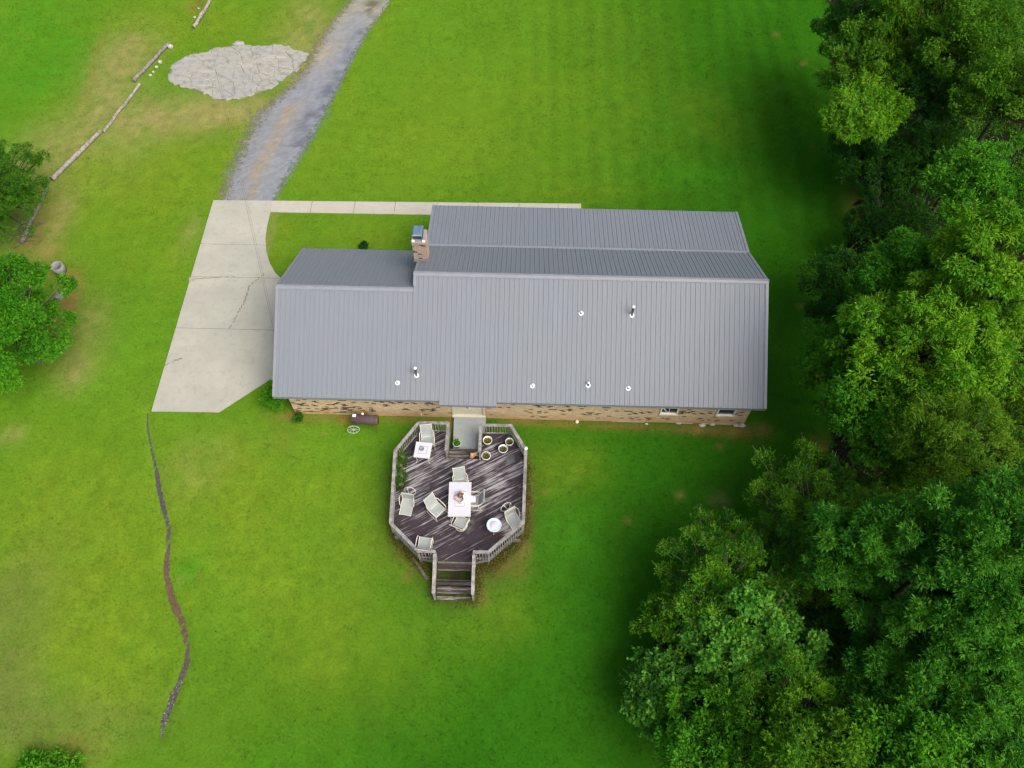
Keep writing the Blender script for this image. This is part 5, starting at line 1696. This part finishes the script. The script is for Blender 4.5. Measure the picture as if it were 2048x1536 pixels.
stone(340.5, 93, .19, 'white rounded stone at the far end of the crooked log', 1)
GS = 'small pale stones beside the crooked log'
stone(320, 124, .14, 'largest of the small pale stones beside the crooked log', 2, group=GS)
stone(313, 134, .12, 'second small pale stone down beside the crooked log', 3, group=GS)
stone(306.5, 144, .08, 'smallest pale stone beside the crooked log', 4, group=GS)
stone(300.5, 150.5, .10, 'small pale stone nearest the lower end of the crooked log', 5, group=GS)
stone(389.5, 35, .10, 'pale stone left of the topmost hollow log', 6)
stone(396.5, 17, .09, 'pale stone higher up beside the topmost log', 7)
for k, (px, py, r) in enumerate(((1293, 848, .07), (1356, 846.5, .09), (1404, 850.5, .12), (1425, 849, .09), (1472, 851, .1), (1484, 851, .13))):
    stone(px, py, r, ['little pale stone under the first window', 'flat pale stone against the wall under the first window', 'biggest pale stone against the wall between the two windows', 'pale stone against the wall left of the second window', 'pale stone at the wall just right of the second window', 'pale stone at the right corner of the brick wall'][k], 20 + k, (1.4, .8, .8), group='pale stones along the foot of the wall')
mb = MB(); mb.lathe([(0, 0), (.09, 0), (.09, .06), (.05, .09), (0, .095)], 14)
o = mb.build('drain_cap', M['drain'], None); o.location = (*G(1154, 843, .05), 0); tag(o, 'round cream pipe cap in the grass by the wall', 'pipe cap')
mb = MB(); mb.tube([(0, 0, 0), (0, 0, .28)], .035, 8); mb.tube([(0, 0, .28), (0, -.06, .3)], .03, 8)
o = mb.build('hose_tap', M['drain'], None); o.location = (*G(843, 829, .15), 0); tag(o, 'small pale standpipe against the wall right of the smoker', 'tap')

# cracked rock: plates split by joints
RC = G(475, 146)
rock = empty('rock_slab', (*RC, 0), 0, 'broad pale cracked rock slab beside the gravel lane', 'rock')
rg = random.Random(12)
mb = MB(); mb.prism([(x - RC[0], y - RC[1]) for x, y in rock_poly][::-1], -.08, .022); mb.build('rock_bed', M['crack'], rock)
seeds = []
xs = [q[0] for q in rock_poly]; ys = [q[1] for q in rock_poly]
big = [G(*q) for q in ((375, 140), (440, 125), (440, 165), (410, 172), (500, 140), (470, 118), (460, 148), (355, 165))]
seeds += big
while len(seeds) < 48:
    q = (rg.uniform(min(xs), max(xs)), rg.uniform(min(ys), max(ys)))
    right = (q[0] - min(xs)) / (max(xs) - min(xs))
    if not in_poly(np.array([q[0]]), np.array([q[1]]), rock_poly)[0] or rg.random() > right ** 1.2 + .05: continue
    if all(math.dist(q, s) > (.5 if s in big else .32) for s in seeds): seeds.append(q)


def clip(poly, a, b, c):
    out = []
    for i in range(len(poly)):
        p_, q_ = poly[i], poly[(i + 1) % len(poly)]
        dp, dq = a * p_[0] + b * p_[1] - c, a * q_[0] + b * q_[1] - c
        if dp <= 0: out.append(p_)
        if dp * dq < 0:
            t = dp / (dp - dq); out.append((p_[0] + t * (q_[0] - p_[0]), p_[1] + t * (q_[1] - p_[1])))
    return out


edge_n = []
ol = resample(rock_poly + [rock_poly[0]], 110)
ol = [(x + rg.uniform(-.15, .15), y + rg.uniform(-.15, .15)) for x, y in ol[:-1]]
for i, s in enumerate(seeds):
    poly = ol[:]
    for j, q in enumerate(seeds):
        if i == j: continue
        a, b = q[0] - s[0], q[1] - s[1]
        d = math.hypot(a, b)
        gap = .008 if (i < 8 and j < 8) else .010
        a, b = a / d, b / d
        poly = clip(poly, a, b, a * (s[0] + q[0]) / 2 + b * (s[1] + q[1]) / 2 - gap)
        if len(poly) < 3: break
    if len(poly) < 3: continue
    # uneven edges: break long sides
    pp = []
    for k in range(len(poly)):
        p_, q_ = Vector(poly[k]), Vector(poly[(k + 1) % len(poly)])
        m_ = max(1, int((q_ - p_).length / .18))
        for u in range(m_):
            v = p_.lerp(q_, u / m_); pp.append((v.x + rg.uniform(-.018, .018) - RC[0], v.y + rg.uniform(-.018, .018) - RC[1]))
    h = rg.uniform(.045, .06) if i < 8 else rg.uniform(.03, .06)
    tx, ty = rg.uniform(-.006, .006), rg.uniform(-.006, .006)
    c0 = (s[0] - RC[0], s[1] - RC[1])
    n = len(pp)
    ins = [((x - c0[0]) * .95 + c0[0], (y - c0[1]) * .95 + c0[1]) for x, y in pp]
    z_ = lambda x, y, b: b + tx * (x - c0[0]) + ty * (y - c0[1])
    mb = MB()
    mb.add([(x, y, -.06) for x, y in pp] + [(x, y, z_(x, y, h - .02)) for x, y in pp] + [(x, y, z_(x, y, h)) for x, y in ins],
           [(k, (k + 1) % n, n + (k + 1) % n, n + k) for k in range(n)] + [(n + k, n + (k + 1) % n, 2 * n + (k + 1) % n, 2 * n + k) for k in range(n)] + [tuple(range(2 * n, 3 * n))])
    mb.build('rock_plate', M['rock'], rock)
o = stone(477, 87, .32, 'grey stone lying just above the rock slab', 31, (1.2, .7, .35), 'rock', None, 'grey_stone', 'stone', .2)

# concrete pipe ring and rubble under the left tree
pr = MB(); pr.lathe([(.26, 0), (.33, 0), (.33, .5), (.26, .5), (.26, 0)], 24)
o = pr.build('concrete_pipe', M['old_concrete'], None); X, Y = G(114, 531, .45); o.location = (X, Y, .0); o.rotation_euler = (R(6), 0, 0)
tag(o, 'open concrete pipe ring half hidden under the left tree', 'pipe')
for k, (px, py, r, lb) in enumerate(((124, 548, .13, 'small broken concrete lump below the pipe ring'), (119, 592, .24, 'larger grey concrete block under the left tree'))):
    X, Y = G(px, py, .1)
    mb = MB(); mb.prism([(-r, -r * .6), (r * .8, -r * .7), (r, r * .5), (-r * .2, r * .7), (-r * .9, r * .4)], 0, r * .9)
    o = mb.build('concrete_block', M['old_concrete'], None); o.location = (X, Y, 0); o.rotation_euler = (0, 0, .5 + k); tag(o, lb, 'rubble', 'concrete rubble under the left tree')
rg = random.Random(8)
mb = MB()
bx_, by_ = G(38, 468)
for k in range(46):
    a = (bx_ + rg.gauss(0, .45), by_ + rg.gauss(0, .6)); an = rg.uniform(-.6, 1.4); l = rg.uniform(.3, 1.1)
    mb.tube([(a[0], a[1], rg.uniform(.02, .25)), (a[0] + math.cos(an) * l * .5, a[1] + math.sin(an) * l * .5, rg.uniform(.05, .4)), (a[0] + math.cos(an) * l, a[1] + math.sin(an) * l, rg.uniform(.02, .3))], [.018, .014, .006], 5, False)
o = mb.build('brushwood', M['pale_bark'], None); tag(o, 'heap of dead grey branches at the end of the flat timber', 'brushwood')
mb = MB(); a, b = G3(826, 1116, .05), G3(856, 1160, .03); c = (a + b) / 2; mb.bar(a - c, b - c, .12, .035)
o = mb.build('loose_board', M['old_wood'], None); o.location = c; tag(o, 'loose weathered board lying in the grass beside the steps', 'board')

# service wires from the house to a pole outside the picture
for k, (ph, pm, pt) in enumerate((((548.5, 668), (489, 402), (396, 60)), ((546, 640), (492, 402), (400, 60)))):
    A = Vector((*G(*ph, 3.1), 3.1)); B = Vector((*G(pt[0] - 20, pt[1] - 160, 7.5), 7.5))
    P = []
    for i in range(25):
        t_ = i / 24
        q = A.lerp(B, t_); q.z -= 4 * .35 * t_ * (1 - t_); P.append(q - A)
    mb = MB(); mb.tube(P, .0045 if k else .006, 5); o = mb.build('overhead_wire', M['wire'], None); o.location = A
    tag(o, ['thicker service wire crossing the driveway to the house gable', 'thinner service wire crossing the driveway to the house gable'][k], 'wire', 'service wires over the driveway')
